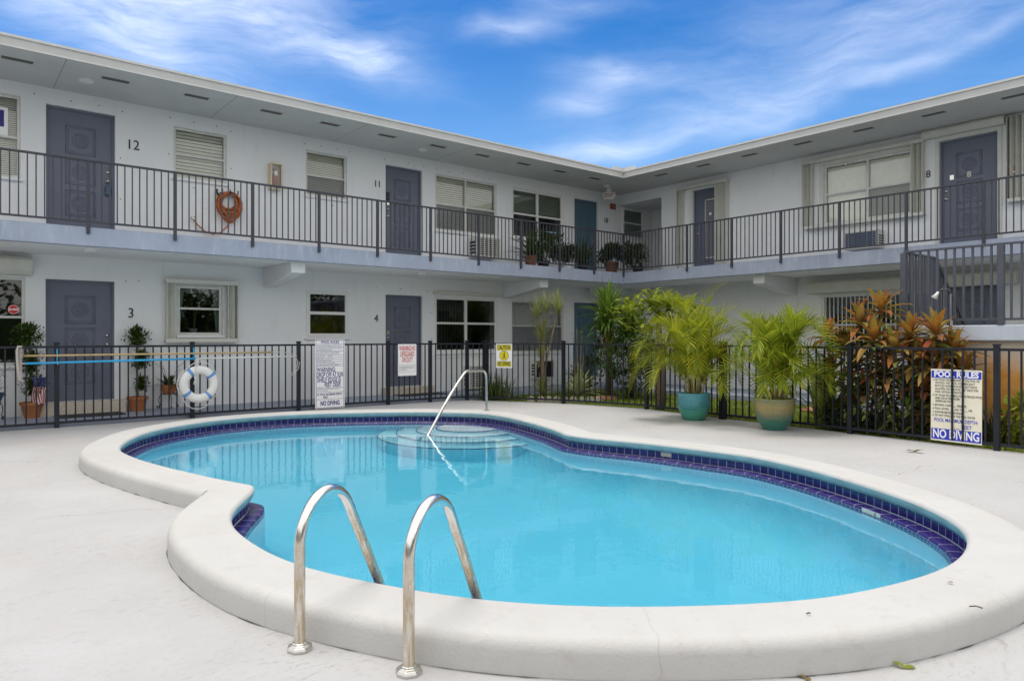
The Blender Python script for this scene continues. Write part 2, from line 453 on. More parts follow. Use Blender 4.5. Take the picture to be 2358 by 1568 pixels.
def lawn_ground():
    m, t, p = new_mat('lawn soil')
    co = obj_co(t)
    c = t.ramp(t.noise(co, 6, 6, .7), [(.3, (.09, .085, .04)), (.6, (.16, .19, .04)), (.75, (.22, .25, .05))])
    setc(t, p, c); p.inputs['Roughness'].default_value = .95
    bump(t, p, t.noise(co, 40, 4), .6)
    return m
M['lawnground'] = lawn_ground()
M['ground'] = paint('ground', (.20, .19, .16), .95, .2, .4, .3, 10)
def rust_mat():
    m, t, p = new_mat('rust stained painted wall')
    co = obj_co(t)
    n = t.noise(t.mapping(co, (2.2, 1.6, 1.0)), 1.3, 6, .65, .4)
    s = t.node('ShaderNodeSeparateXYZ', i_0=co)
    low = t.ramp(s.outputs[2], [(.70, (1, 1, 1)), (1.08, (0, 0, 0))])
    f = t.math('MULTIPLY', t.math('MULTIPLY', t.math('SUBTRACT', n, .30, clamp=True), 3.6, clamp=True), low, clamp=True)
    dv = t.math('MULTIPLY', t.math('SUBTRACT', s.outputs[1], 2.95), 1 / .5); dz = t.math('MULTIPLY', t.math('SUBTRACT', s.outputs[2], .66), 1 / .45)
    pt = t.math('EXPONENT', t.math('MULTIPLY', t.math('ADD', t.math('MULTIPLY', dv, dv), t.math('MULTIPLY', dz, dz)), -1.2))
    f = t.math('MAXIMUM', f, t.math('MULTIPLY', t.math('MULTIPLY', pt, t.math('ADD', n, .1)), 2.6, clamp=True))
    c = t.mix(f, (.62, .60, .55), t.ramp(t.noise(co, 4, 4), [(.3, (.58, .20, .02)), (.7, (.66, .38, .10))]))
    setc(t, p, c); p.inputs['Roughness'].default_value = .75
    return m
M['rust'] = rust_mat()
def glaze_mat(name, stops, zscale):
    m, t, p = new_mat(name)
    co = obj_co(t)
    s = t.node('ShaderNodeSeparateXYZ', i_0=co)
    n = t.noise(t.mapping(co, (2, 2, 5)), 3, 6, .7, .8)
    k = t.math('ADD', t.math('MULTIPLY', s.outputs[2], 1 / zscale), t.math('MULTIPLY', t.math('SUBTRACT', n, .5), .55))
    c = t.ramp(k, stops)
    fl = t.noise(co, 30, 5, .7)
    c = t.mix(t.math('MULTIPLY', t.math('SUBTRACT', fl, .5, clamp=True), 1.6, clamp=True), c, (.10, .11, .09))
    setc(t, p, c)
    p.inputs['Roughness'].default_value = .28
    bump(t, p, t.noise(t.mapping(co, (1.5, 1.5, 9)), 4, 4), .35, .012)
    return m
M['glazeblue'] = glaze_mat('turquoise glaze', [(.05, (.06, .28, .20)), (.35, (.08, .38, .29)), (.5, (.05, .26, .27)), (.72, (.09, .33, .42)), (.95, (.11, .40, .48))], .44)
M['glazegold'] = glaze_mat('gold to teal glaze', [(.05, (.04, .19, .15)), (.30, (.05, .19, .14)), (.5, (.20, .21, .12)), (.72, (.38, .29, .11)), (.95, (.26, .28, .15))], .46)

# ------------------------------------------------------------------ mesh builder
class MB:
    def __init__(s): s.v = []; s.f = []; s.uv = None; s.mi = []; s.cur = 0
    def add(s, vs, fs):
        o = len(s.v); s.v += [tuple(p) for p in vs]
        for f in fs: s.f.append(tuple(i + o for i in f)); s.mi.append(s.cur)
        return s
    def box(s, x0, x1, y0, y1, z0, z1, T=None):
        vs = [(x, y, z) for z in (z0, z1) for y in (y0, y1) for x in (x0, x1)]
        if T: vs = [T(*p) for p in vs]
        return s.add(vs, [(0, 2, 3, 1), (4, 5, 7, 6), (0, 1, 5, 4), (2, 6, 7, 3), (0, 4, 6, 2), (1, 3, 7, 5)])
    def bar(s, a, b, wx, wz, up=(0, 0, 1)):
        a, b = Vector(a), Vector(b); d = (b - a).normalized(); u = Vector(up)
        r = d.cross(u)
        if r.length < 1e-4: r = d.cross(Vector((1, 0, 0)))
        r.normalize(); u = r.cross(d)
        vs = [p + r * i * wx / 2 + u * j * wz / 2 for p in (a, b) for j in (-1, 1) for i in (-1, 1)]
        return s.add(vs, [(0, 2, 3, 1), (4, 5, 7, 6), (0, 1, 5, 4), (2, 6, 7, 3), (0, 4, 6, 2), (1, 3, 7, 5)])
    def tube(s, pts, r, n=8, closed=False, caps=True):
        pts = [Vector(p) for p in pts]; m = len(pts)
        rs = r if isinstance(r, (list, tuple)) else [r] * m
        tang = []
        for i in range(m):
            a = pts[(i - 1) % m] if closed or i > 0 else pts[0]
            b = pts[(i + 1) % m] if closed or i < m - 1 else pts[-1]
            tang.append((b - a).normalized())
        nrm = tang[0].orthogonal().normalized(); vs = []
        for i in range(m):
            nrm = (nrm - tang[i] * nrm.dot(tang[i])); nrm.normalize()
            bi = tang[i].cross(nrm)
            for k in range(n):
                a = 2 * math.pi * k / n
                vs.append(pts[i] + (nrm * math.cos(a) + bi * math.sin(a)) * rs[i])
        fs = []
        for i in range(m if closed else m - 1):
            j = (i + 1) % m
            for k in range(n):
                fs.append((i * n + k, i * n + (k + 1) % n, j * n + (k + 1) % n, j * n + k))
        if caps and not closed:
            fs.append(tuple(range(n - 1, -1, -1))); fs.append(tuple((m - 1) * n + k for k in range(n)))
        return s.add(vs, fs)
    def lathe(s, prof, c=(0, 0, 0), n=24, caps=(True, True)):
        vs = []; fs = []
        for r, z in prof:
            for k in range(n):
                a = 2 * math.pi * k / n
                vs.append((c[0] + r * math.cos(a), c[1] + r * math.sin(a), c[2] + z))
        for i in range(len(prof) - 1):
            for k in range(n):
                fs.append((i * n + k, i * n + (k + 1) % n, (i + 1) * n + (k + 1) % n, (i + 1) * n + k))
        if caps[0]: fs.append(tuple(range(n - 1, -1, -1)))
        if caps[1]: fs.append(tuple((len(prof) - 1) * n + k for k in range(n)))
        return s.add(vs, fs)
    def ring(s, c, ax, ay, R0, r, n=28, k=6):
        c, ax, ay = Vector(c), Vector(ax), Vector(ay)
        return s.tube([c + ax * R0 * math.cos(2 * math.pi * i / n) + ay * R0 * math.sin(2 * math.pi * i / n) for i in range(n)], r, k, True)
    def blade(s, p, d, ln, wd, droop=.4, segs=4, fold=.0, side=None, prof=None, twist=0):
        """a tapering leaf that bends down with its length"""
        p = Vector(p); d = Vector(d).normalized(); st = ln / segs
        if side is None:
            side = d.cross(Vector((0, 0, 1)))
            if side.length < 1e-3: side = Vector((random.uniform(-1, 1), random.uniform(-1, 1), 0))
        sd = Vector(side).normalized(); vs = []
        for i in range(segs + 1):
            t = i / segs
            wv = wd * (prof(t) if prof else math.sin(math.pi * min(1, .12 + .88 * t)) ** .7 if t < 1 else 0)
            wv = max(wv, .0008)
            if twist: sd = (Matrix.Rotation(twist, 3, d) @ sd)
            up = sd.cross(d)
            if fold:
                vs += [p - sd * wv / 2 + up * wv * fold, p, p + sd * wv / 2 + up * wv * fold]
            else: vs += [p - sd * wv / 2, p + sd * wv / 2]
            p = p + d * st
            d = (d + Vector((0, 0, -1)) * droop / segs * (.4 + 1.2 * t)).normalized()
            sd = (sd - d * sd.dot(d)).normalized()
        q = 3 if fold else 2; fs = []
        for i in range(segs):
            for k in range(q - 1):
                a = i * q + k
                fs.append((a, a + 1, a + q + 1, a + q))
        return s.add(vs, fs)
    def text(s, body, size, o, xd, yd, sx=1.0, bold=0.0, align='CENTER', extrude=0.0, line=1.0, fit=None):
        cu = bpy.data.curves.new('lettering_curve', 'FONT')
        cu.body = body; cu.size = size; cu.align_x = align; cu.align_y = 'CENTER'
        cu.offset = bold; cu.extrude = extrude; cu.space_line = line; cu.resolution_u = 3
        ob = bpy.data.objects.new('lettering_curve', cu)
        me = bpy.data.meshes.new_from_object(ob)
        if fit: sx = fit / max(1e-4, max(v.co.x for v in me.vertices) - min(v.co.x for v in me.vertices))
        o, xd, yd = Vector(o), Vector(xd).normalized(), Vector(yd).normalized(); nd = xd.cross(yd)
        s.add([o + xd * v.co.x * sx + yd * v.co.y + nd * v.co.z for v in me.vertices], [tuple(p.vertices) for p in me.polygons])
        bpy.data.objects.remove(ob); bpy.data.curves.remove(cu); bpy.data.meshes.remove(me)
        return s
    def build(s, name, mat, parent=None, smooth=False, bevel=0, recalc=True, base=None):
        me = bpy.data.meshes.new(name)
        off = Vector(base) if base is not None else None
        me.from_pydata([tuple(Vector(p) - off) for p in s.v] if off is not None else s.v, [], s.f)
        mats = mat if isinstance(mat, (list, tuple)) else [mat]
        for mm in mats: me.materials.append(M[mm] if isinstance(mm, str) else mm)
        if len(mats) > 1: me.polygons.foreach_set('material_index', s.mi)
        if s.uv:
            l = me.uv_layers.new(name='UVMap')
            for lp in me.loops: l.data[lp.index].uv = s.uv[lp.vertex_index]
        if recalc and len(s.f) < 60000:
            bm = bmesh.new(); bm.from_mesh(me); bmesh.ops.recalc_face_normals(bm, faces=bm.faces); bm.to_mesh(me); bm.free()
        if smooth:
            me.polygons.foreach_set('use_smooth', [True] * len(me.polygons))
            if smooth != 'all':
                try: me.set_sharp_from_angle(angle=R(40))
                except Exception: pass
        o = bpy.data.objects.new(name, me); COL.objects.link(o)
        if parent: o.parent = parent
        if off is not None: o.location = off
        if bevel:
            b = o.modifiers.new('bevel', 'BEVEL'); b.width = bevel; b.segments = 2; b.limit_method = 'ANGLE'
        return o
def tag(o, label=None, cat=None, group=None, kind=None):
    if label: o['label'] = label
    if cat: o['category'] = cat
    if group: o['group'] = group
    if kind: o['kind'] = kind
    return o
def thing(name, label, cat, loc=(0, 0, 0), rz=0, group=None):
    o = bpy.data.objects.new(name, None); COL.objects.link(o)
    o.location = loc; o.rotation_euler = (0, 0, rz); o.empty_display_size = .1
    return tag(o, label, cat, group)

# ------------------------------------------------------------------ pool outline (traced on the coping lip, brought to plan)
LIP = .16
P_PX = [(585.5,1116),(521,1104),(401,1077.6),(321,1055.6),(281,1037.6),(277,1029.5),(289,1015.5),(321,999.4),(361,987.4),(401,979.4),(481,967),(561,959),(641,953.5),(722,950),(851,947),(980,946),(1100,948.8),(1160,956),(1220,970),(1266,983.5),(1305,998.5),(1371,1007.5),(1461,1015),(1548,1024.5),(1727,1047),(1856,1075),(1986,1112),(2116,1156),(2181,1190),(2216,1213),(2225,1238),(2220,1260),(2198,1284),(2159,1308),(2073,1334),(1943,1364),(1813,1379),(1640,1388),(1466,1391),(1350,1390.5),(1110,1376),(950,1352),(789,1322),(678,1292),(601,1256),(561,1228),(537,1204),(533,1188),(541,1170),(557,1152),(585.5,1126)]
_p = [Vector(ground(x, y, LIP)) for x, y in P_PX]
def resample(pts, step):
    m = len(pts); L = [0]
    for i in range(m): L.append(L[-1] + (pts[(i + 1) % m] - pts[i]).length)
    n = int(L[-1] / step); out = []; j = 0
    for k in range(n):
        d = L[-1] * k / n
        while L[j + 1] < d: j += 1
        t = (d - L[j]) / max(1e-9, L[j + 1] - L[j])
        out.append(pts[j].lerp(pts[(j + 1) % m], t))
    return out
def catmull(pts, sub=8):
    m = len(pts); out = []
    for i in range(m):
        a, b, c, d = pts[i - 1], pts[i], pts[(i + 1) % m], pts[(i + 2) % m]
        for k in range(sub):
            t = k / sub
            out.append(.5 * ((2 * b) + (c - a) * t + (2 * a - 5 * b + 4 * c - d) * t * t + (3 * b - a - 3 * c + d) * t ** 3))
    return out
_p = resample(_p, .10)
cusp1 = Vector(ground(586, 1121, LIP)); cusp2 = Vector(ground(1300, 997, LIP))
for it in range(120):
    q = []
    for i, p in enumerate(_p):
        keep = max(math.exp(-((p - cusp1).length / .26) ** 2) * .997, math.exp(-((p - cusp2).length / .28) ** 2) * .93)
        q.append(p.lerp((_p[i - 1] + _p[(i + 1) % len(_p)]) / 2, (.5 if it % 2 == 0 else -.515) * (1 - keep)))
    _p = q
POOL = resample(catmull(_p, 5), .05)
NP = len(POOL)
ARC = [0]
for i in range(NP): ARC.append(ARC[-1] + (POOL[(i + 1) % NP] - POOL[i]).length)
TAN = [(POOL[(i + 1) % NP] - POOL[i - 1]).normalized() for i in range(NP)]
NIN = [Vector((t.y, -t.x)) for t in TAN]
def offset(d):
    if abs(d) < 1e-6: return [p.copy() for p in POOL]
    q = [p + n * d for p, n in zip(POOL, NIN)]
    ok = []
    for p in q:
        ok.append(min((p - b).length_squared for b in POOL) > (abs(d) * .985 - .001) ** 2)
    i = 0
    if all(ok): return q
    start = next(k for k in range(NP) if ok[k] and ok[k - 1])
    k = start
    while k < start + NP:
        if not ok[k % NP]:
            e = k
            while not ok[e % NP]: e += 1
            mid = (q[(k - 1) % NP] + q[e % NP]) / 2
            for j in range(k, e): q[j % NP] = mid.copy()
            k = e
        else: k += 1
    return q
_off = {}
def off(d):
    d = round(d, 4)
    if d not in _off: _off[d] = offset(d)
    return _off[d]
def sweep(prof, name, mat, parent, smooth=True):
    mb = MB(); mb.uv = []; vs = []; L = 0; n = NP + 1
    for k, (d, z) in enumerate(prof):
        if k: L += math.hypot(d - prof[k - 1][0], z - prof[k - 1][1])
        o = off(d)
        for i in range(n):
            p = o[i % NP]; vs.append((p.x, p.y, z)); mb.uv.append((ARC[i], L))
    fs = [(k * n + i, k * n + i + 1, (k + 1) * n + i + 1, (k + 1) * n + i) for k in range(len(prof) - 1) for i in range(NP)]
    mb.add(vs, fs)
    return mb.build(name, mat, parent, smooth, recalc=False)
def arc(cx_, cz, r, a0, a1, n=5):
    return [(cx_ + r * math.cos(R(a0 + (a1 - a0) * i / n)), cz + r * math.sin(R(a0 + (a1 - a0) * i / n))) for i in range(n + 1)]
def clean(poly):
    out = []
    for p in poly:
        if not out or (p - out[-1]).length > .004: out.append(p)
    if (out[0] - out[-1]).length < .004: out.pop()
    return out
def fill(outer, holes, z, uvs=False):
    loops = [[Vector((*p, 0)) for p in outer]] + [[Vector((*p, 0)) for p in h] for h in holes]
    flat = [p for l in loops for p in l]
    mb = MB(); mb.add([(p.x, p.y, z) for p in flat], [tuple(t) for t in tessellate_polygon(loops)])
    return mb

pool = thing('swimming_pool', 'kidney shaped swimming pool with white raised coping and cobalt waterline tile', 'swimming pool')
# coping: outer bullnose, flat top, inner bullnose lip
WC = .38
cop = [(-WC, -.02)] + [(-WC, .06)] + [(-(x), z) for x, z in arc(WC - .06, .10, .06, 0, 90, 6)] + [(-.25, LIP + .001), (-.12, LIP + .001)] + \
      [(-.032 + x, z) for x, z in arc(0, LIP - .032, .032, 90, 12, 6)]
sweep(cop, 'coping', 'coping', pool, 'all')
sweep([cop[-1], (-.001, .118), (-.010, .092), (-.028, .066), (-.07, .064)], 'coping_face', 'aqua', pool, 'all')  # inner face coloured aqua to stand for light thrown up by the water
sweep([(-.045, .070), (-.045, -.012)], 'tile_band', 'tile', pool)
LZ, LW = -.010, .075
sweep([(-.045, LZ - .006), (-.03, LZ)] + [(LW - .02 + x, z) for x, z in arc(0, LZ - .02, .02, 90, 0, 4)], 'tile_ledge', 'ledge', pool)
WZ = -.042
sweep([(LW, LZ - .02), (LW, -.125)], 'waterline_tile', 'smalltile', pool)
FLOOR = -1.5
basin = [(LW + .004, -.12), (LW + .004, -.95)] + [(LW + .004 + .45 - .45 * math.cos(R(a)), -.95 - .55 * math.sin(R(a))) for a in range(15, 91, 15)]
bo = sweep(basin, 'basin', 'plaster', pool)
fill(clean(off(basin[-1][0])), [], FLOOR).build('basin_floor', 'plaster', pool)
# dark open joint between coping foot and deck
mb = MB(); o1 = off(-WC); vs = []; fs = []
for i in range(NP + 1):
    p = o1[i % NP]; n = -NIN[i % NP]
    k = max(0, .5 + 1.2 * math.sin(i * .9) * math.sin(i * .37) + random.uniform(-.6, .6))
    wd = .0006 + .0038 * min(1.3, max(0, k - .45))
    vs += [(p.x, p.y, .004), (p.x + n.x * wd, p.y + n.y * wd, .004)]
fs = [(2 * i, 2 * i + 1, 2 * i + 3, 2 * i + 2) for i in range(NP)]
mb.add(vs, fs).build('joint_gap', 'dark', pool, recalc=False)
# entry steps in the far corner of the small lobe
def at_lip(x, y): return Vector(ground(x, y, LIP))
sc_ = at_lip(1078, 953)
for r, zt in ((.50, -.07), (.80, -.26), (1.10, -.46), (1.38, -.68)):
    mb = MB()
    mb.lathe([(r, FLOOR - .02), (r, zt - .012), (r - .012, zt), (.02, zt)], (sc_.x, sc_.y, 0), 72, (False, True))
    st = mb.build('step', 'plaster', pool, 'all')
    m2 = MB(); m2.lathe([(r + .003, zt - .05), (r + .003, zt + .001), (r - .016, zt + .003)], (sc_.x, sc_.y, 0), 72, (False, False))
    m2.build('edge_tile', 'stepedge', st)
# depth marker and a repaired white tile
def marker(px, y, z, d, wd, ht, name, txt=None, mat='sign'):
    p = Vector(ground(px, y, z))
    i = min(range(NP), key=lambda k: (off(d)[k] - p).length)
    c = off(d)[i] + NIN[i] * .003; tx = TAN[i]
    mb = MB(); a = Vector((c.x, c.y, z)); t3 = Vector((tx.x, tx.y, 0))
    mb.box(-wd / 2, wd / 2, -.002, .002, -ht / 2, ht / 2, lambda x, yy, zz: a + t3 * x + Vector((NIN[i].x, NIN[i].y, 0)) * yy + Vector((0, 0, zz)))
    o = mb.build(name, mat, pool)
    if txt:
        m2 = MB(); m2.text(txt, ht * 1.1, a + Vector((NIN[i].x, NIN[i].y, 0)) * .004 - t3 * -wd * .25, t3 if txt else t3, (0, 0, 1), bold=.002)
        m2.build('numeral', 'blackink', o)
marker(2085, 1178, -.024, LW, .22, .03, 'depth_marker', '6', 'alu')
marker(1549, 1043, .045, -.045, .13, .06, 'repaired_tile', mat='limestone')

# water body
wp = clean(off(-.02))
mb = MB(); nb = len(wp)
vs = [(p.x, p.y, WZ) for p in wp] + [(p.x, p.y, FLOOR - .1) for p in wp]
tri = [tuple(t) for t in tessellate_polygon([[Vector((*p, 0)) for p in wp]])]
mb.add(vs, tri + [tuple(i + nb for i in reversed(t)) for t in tri] + [(i, (i + 1) % nb, (i + 1) % nb + nb, i + nb) for i in range(nb)])
tag(mb.build('pool_water', 'water'), kind='structure')

# ------------------------------------------------------------------ ground, deck, walkways
VW, UW = 13.48, 15.03          # wall planes of the left and the right wing
VS, US = 11.87, 13.42          # slab and eaves edges
FENCE = [(-3.0, 12.3), (-.5, 12.3), (1.37, 12.3), (3.27, 12.33), (5.08, 12.29), (6.90, 12.25), (7.85, 12.2), (8.70, 12.08), (8.92, 11.72), (9.75, 10.22), (10.20, 8.45), (9.95, 6.65), (9.83, 4.53), (9.72, 2.75), (9.62, .9), (9.5, -1.0)]
hole = clean(off(-.36))
deckpoly = [(-8, -6), (9.6, -6)] + [(x + .07, y + .07) for x, y in reversed(FENCE[1:])] + [(-8, 12.37)]
tag(fill([Vector(p) for p in deckpoly], [hole], 0).build('pool_deck', 'deck'), kind='structure')
B = 400
tag(fill([Vector(p) for p in ((-B, -B), (B, -B), (B, B), (-B, B))], [hole], -.06).build('ground', 'ground'), kind='structure')
mb = MB(); mb.box(-8, UW, 12.40, VW, -.1, .09); mb.box(13.25, UW, -5, 12.40, -.1, .088)
tag(mb.build('walkway', 'walk'), kind='structure')
lawnpoly = [(9.2, 12.38), (9.0, 12.0), (9.1, 11.6)] + [(x + .11, y + .03) for x, y in FENCE[9:]] + [(13.2, -1), (13.2, 12.38)]
tag(fill([Vector(p) for p in lawnpoly], [], -.012).build('lawn_soil', 'lawnground'), kind='structure')

# ------------------------------------------------------------------ the building
bld = thing('apartment_building', 'two storey white apartment building wrapping an L round the pool courtyard', 'building')
ZS0, ZS1, ZR0, ZR1 = 2.68, 2.96, 5.37, 5.53
class Wall:
    def __init__(s, left): s.left = left
    def __call__(s, a, n, z): return (a, VW - n, z) if s.left else (UW - n, a, z)
    def right(s): return (1, 0, 0) if s.left else (0, -1, 0)
    def out(s): return (0, -1, 0) if s.left else (-1, 0, 0)
WL, WR = Wall(True), Wall(False)
def wall_with_holes(W, a0, a1, z0, z1, holes, name, depth=.14):
    mb = MB()
    As = sorted({a0, a1, *[h[0] for h in holes], *[h[1] for h in holes]})
    Zs = sorted({z0, z1, *[h[2] for h in holes], *[h[3] for h in holes]})
    for i in range(len(As) - 1):
        for j in range(len(Zs) - 1):
            am, zm = (As[i] + As[i + 1]) / 2, (Zs[j] + Zs[j + 1]) / 2
            if any(h[0] < am < h[1] and h[2] < zm < h[3] for h in holes): continue
            mb.add([W(As[i], 0, Zs[j]), W(As[i + 1], 0, Zs[j]), W(As[i + 1], 0, Zs[j + 1]), W(As[i], 0, Zs[j + 1])], [(0, 1, 2, 3)])
    for h in holes:
        x0, x1, y0, y1 = h[:4]; d = h[4] if len(h) > 4 else depth
        for (p, q) in (((x0, y0), (x1, y0)), ((x1, y0), (x1, y1)), ((x1, y1), (x0, y1)), ((x0, y1), (x0, y0))):
            mb.add([W(p[0], 0, p[1]), W(q[0], 0, q[1]), W(q[0], -d, q[1]), W(p[0], -d, p[1])], [(0, 1, 2, 3)])
    bm_o = mb.build(name, 'wall', bld, recalc=False)
    return bm_o
# openings: doors and windows (a0, a1, z0, z1)
D_L = [(1.355, 2.34, 3.06, 5.11), (7.53, 8.46, 3.06, 5.09), (13.27, 14.18, 3.06, 5.08), (1.35, 2.33, .29, 2.285), (7.53, 8.465, .25, 2.265), (13.26, 14.19, .25, 2.27)]
W_L = dict(A=(-.6, 1.02, 3.85, 5.15), B=(3.26, 4.18, 4.20, 5.11), C=(5.72, 6.62, 4.20, 5.11), D=(8.82, 10.60, 3.80, 5.08), E=(11.10, 12.86, 3.83, 5.08),
           F=(-.6, 1.08, .90, 2.29), G=(3.33, 4.10, 1.38, 2.27), H=(5.73, 6.65, 1.34, 2.285), I=(8.81, 10.63, .985, 2.27), J=(11.08, 12.86, .95, 2.25))
holesL = [(*d, .12) for d in D_L] + [(*v, .30) for v in W_L.values()]
wall_with_holes(WL, -6, UW, -.05, ZR0, holesL, 'wall')
D_R = [(10.25, 10.94, 3.06, 5.10), (4.24, 5.21, 3.08, 5.13), (4.24, 5.08, .25, 2.30)]
W_R = dict(K=(5.70, 7.50, 3.80, 5.09), M=(1.6, 3.80, 3.82, 5.15), N=(4.9, 7.55, .95, 2.26))
W_R['N'] = (5.35, 7.55, .95, 2.26)
breeze = (11.95, VW - .001, ZS1, 5.09, 1.5)
holesR = [(*d, .12) for d in D_R] + [(*v, .30) for v in W_R.values()] + [breeze]
wall_with_holes(WR, -5, VW, -.05, ZR0, holesR, 'wall')
# breezeway: back wall and side with its window
mb = MB()
mb.add([WR(11.95, -1.5, ZS1), WR(VW, -1.5, ZS1), WR(VW, -1.5, ZR0), WR(11.95, -1.5, ZR0)], [(0, 1, 2, 3)])
mb.add([(UW, VW, -.05), (UW + 2, VW, -.05), (UW + 2, VW, ZR0), (UW, VW, ZR0)], [(0, 1, 2, 3)])
mb.add([(-6, 20, -.05), (21, 20, -.05), (21, 20, ZR0), (-6, 20, ZR0)], [(0, 1, 2, 3)])
mb.add([(21, -5, -.05), (21, 20, -.05), (21, 20, ZR0), (21, -5, ZR0)], [(0, 1, 2, 3)])
mb.add([(-6, VW, -.05), (-6, 20, -.05), (-6, 20, ZR0), (-6, VW, ZR0)], [(0, 1, 2, 3)])
mb.add([(UW, -5, -.05), (21, -5, -.05), (21, -5, ZR0), (UW, -5, ZR0)], [(0, 1, 2, 3)])
mb.build('wall', 'wall', bld, recalc=False)
# rooms behind the openings
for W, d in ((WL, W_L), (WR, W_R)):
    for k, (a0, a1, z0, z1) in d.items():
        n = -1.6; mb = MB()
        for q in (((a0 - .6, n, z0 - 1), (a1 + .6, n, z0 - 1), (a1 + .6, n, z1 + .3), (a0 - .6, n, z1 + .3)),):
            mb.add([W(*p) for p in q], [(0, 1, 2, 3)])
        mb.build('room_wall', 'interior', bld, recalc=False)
# slab, balcony floor
mb = MB(); mb.box(-6, 21, VS, 20, ZS0, ZS1); mb.box(US, 21, -5, VS - .0005, ZS0, ZS1)
mb.build('balcony_slab', 'slab', bld, bevel=.012)
mb = MB()
mb.add([(-6, VS + .05, ZS0 - .004), (US + .05, VS + .05, ZS0 - .004), (UW, VW, ZS0 - .004), (-6, VW, ZS0 - .004)], [(0, 1, 2, 3)])
mb.add([(US + .05, -5, ZS0 - .004), (UW, -5, ZS0 - .004), (UW, VW, ZS0 - .004), (US + .05, VS + .05, ZS0 - .004)], [(0, 1, 2, 3)])
mb.build('slab_ceiling', 'wall', bld, recalc=False)
# brackets under the slab: deep at the wall, shallow at the tip
def beam(W, a, wd=.26):
    mb = MB(); prof = [(-.02, ZS0 - .005), (-.02, 2.30), (.35, 2.33), (1.40, 2.49), (1.40, ZS0 - .005)]
    vs = [W(a, n, z) for n, z in prof] + [W(a + wd, n, z) for n, z in prof]; k = len(prof)
    mb.add(vs, [tuple(range(k)), tuple(range(2 * k - 1, k - 1, -1))] + [(i, (i + 1) % k, (i + 1) % k + k, i + k) for i in range(k)])
    mb.build('beam', 'beam', bld, bevel=.008)
for a in (-1.3, 4.86, 10.78): beam(WL, a)
for a in (8.10, 13.0, 1.9): beam(WR, a)
# roof, soffit, fascia, vents
mb = MB(); mb.box(-6, 21, VS + .04, 20, ZR0 + .03, ZR1 - .02); mb.box(US + .04, 21, -5, VS + .0395, ZR0 + .03, ZR1 - .02)
roof = mb.build('roof', 'fascia', bld)
mb = MB()
z = ZR0
mb.add([(-6, VS + .02, z), (US + .02, VS + .02, z), (UW, VW, z), (-6, VW, z)], [(0, 1, 2, 3)])
mb.add([(US + .02, -5, z), (UW, -5, z), (UW, VW, z), (US + .02, VS + .02, z)], [(0, 1, 2, 3)])
mb.add([(UW, 11.9, z - .003), (UW + 1.6, 11.9, z - .003), (UW + 1.6, VW, z - .003), (UW, VW, z - .003)], [(0, 1, 2, 3)])
mb.build('soffit', 'soffit', roof, recalc=False)
mb = MB(); mb.box(-6, US + .03, VS, VS + .03, ZR0 - .012, ZR1 - .03); mb.box(US, US + .03, -5, VS - .001, ZR0 - .012, ZR1 - .03)
mb.build('fascia', 'fascia', roof)
mb = MB(); mb.box(-6, US - .02, VS - .022, VS + .05, ZR1 - .035, ZR1); mb.box(US - .022, US + .05, -5, VS + .05, ZR1 - .0355, ZR1 + .0005)
mb.build('drip_edge', 'drip', roof)
mb = MB()
mb.box(-6, US + .004, VS - .008, VS - .001, ZR0 - .012, ZR0 + .012); mb.box(US - .008, US - .001, -5, VS - .008, ZR0 - .012, ZR0 + .012)
mb.build('fascia_trim', 'drip', roof)
mb = MB(); mb.bar((US - .36, VS + .02, ZR1 + .04), (US + .03, VS + .02, ZR1 + .04), .02, .09); mb.bar((US + .02, VS - .36, ZR1 + .04), (US + .02, VS + .01, ZR1 + .04), .02, .09)
mb.build('rain_diverter', 'drip', roof)
def vent(u, v, along_u):
    mb = MB(); a, b = (.19, .07) if along_u else (.07, .19)
    f = .016; z = ZR0 - .006
    mb.box(u - a - f, u + a + f, v - b - f, v - b, z, ZR0 + .002); mb.box(u - a - f, u + a + f, v + b, v + b + f, z, ZR0 + .002)
    mb.box(u - a - f, u - a, v - b, v + b, z, ZR0 + .002); mb.box(u + a, u + a + f, v - b, v + b, z, ZR0 + .002)
    o = mb.build('soffit_vent', 'soffit', roof)
    m2 = MB(); m2.box(u - a, u + a, v - b, v + b, ZR0 - .002, ZR0 - .0005)
    m2.build('vent_screen', 'ventgrey', o)
for u in (.90, 2.16, 3.36, 4.62, 5.74, 6.96, 8.17, 9.35, 10.55, 11.72, 12.93): vent(u, 12.40, True)
for v in (11.06, 9.82, 8.62, 7.38, 6.15, 4.91, 3.68, 2.4): vent(13.90, v, False)
mb = MB()
for u in (1.45, 3.88, 6.3, 8.75): mb.box(u - .003, u + .003, VS + .05, VW, ZR0 - .001, ZR0 + .001)
mb.build('panel_joint', 'ventgrey', roof)
def dome(u, v, z, r=.105):
    mb = MB(); mb.lathe([(r * .55, -.045), (r * .9, -.03), (r, -.008), (r, .01)], (u, v, z), 20); mb.build('ceiling_light', 'white', bld, 'all')
for u, v in ((1.80, 12.70), (8.06, 12.80), (13.81, 12.79)): dome(u, v, ZR0)
for u, v in ((1.80, 12.3), (7.76, 12.4)): dome(u, v, ZS0 - .005, .10)

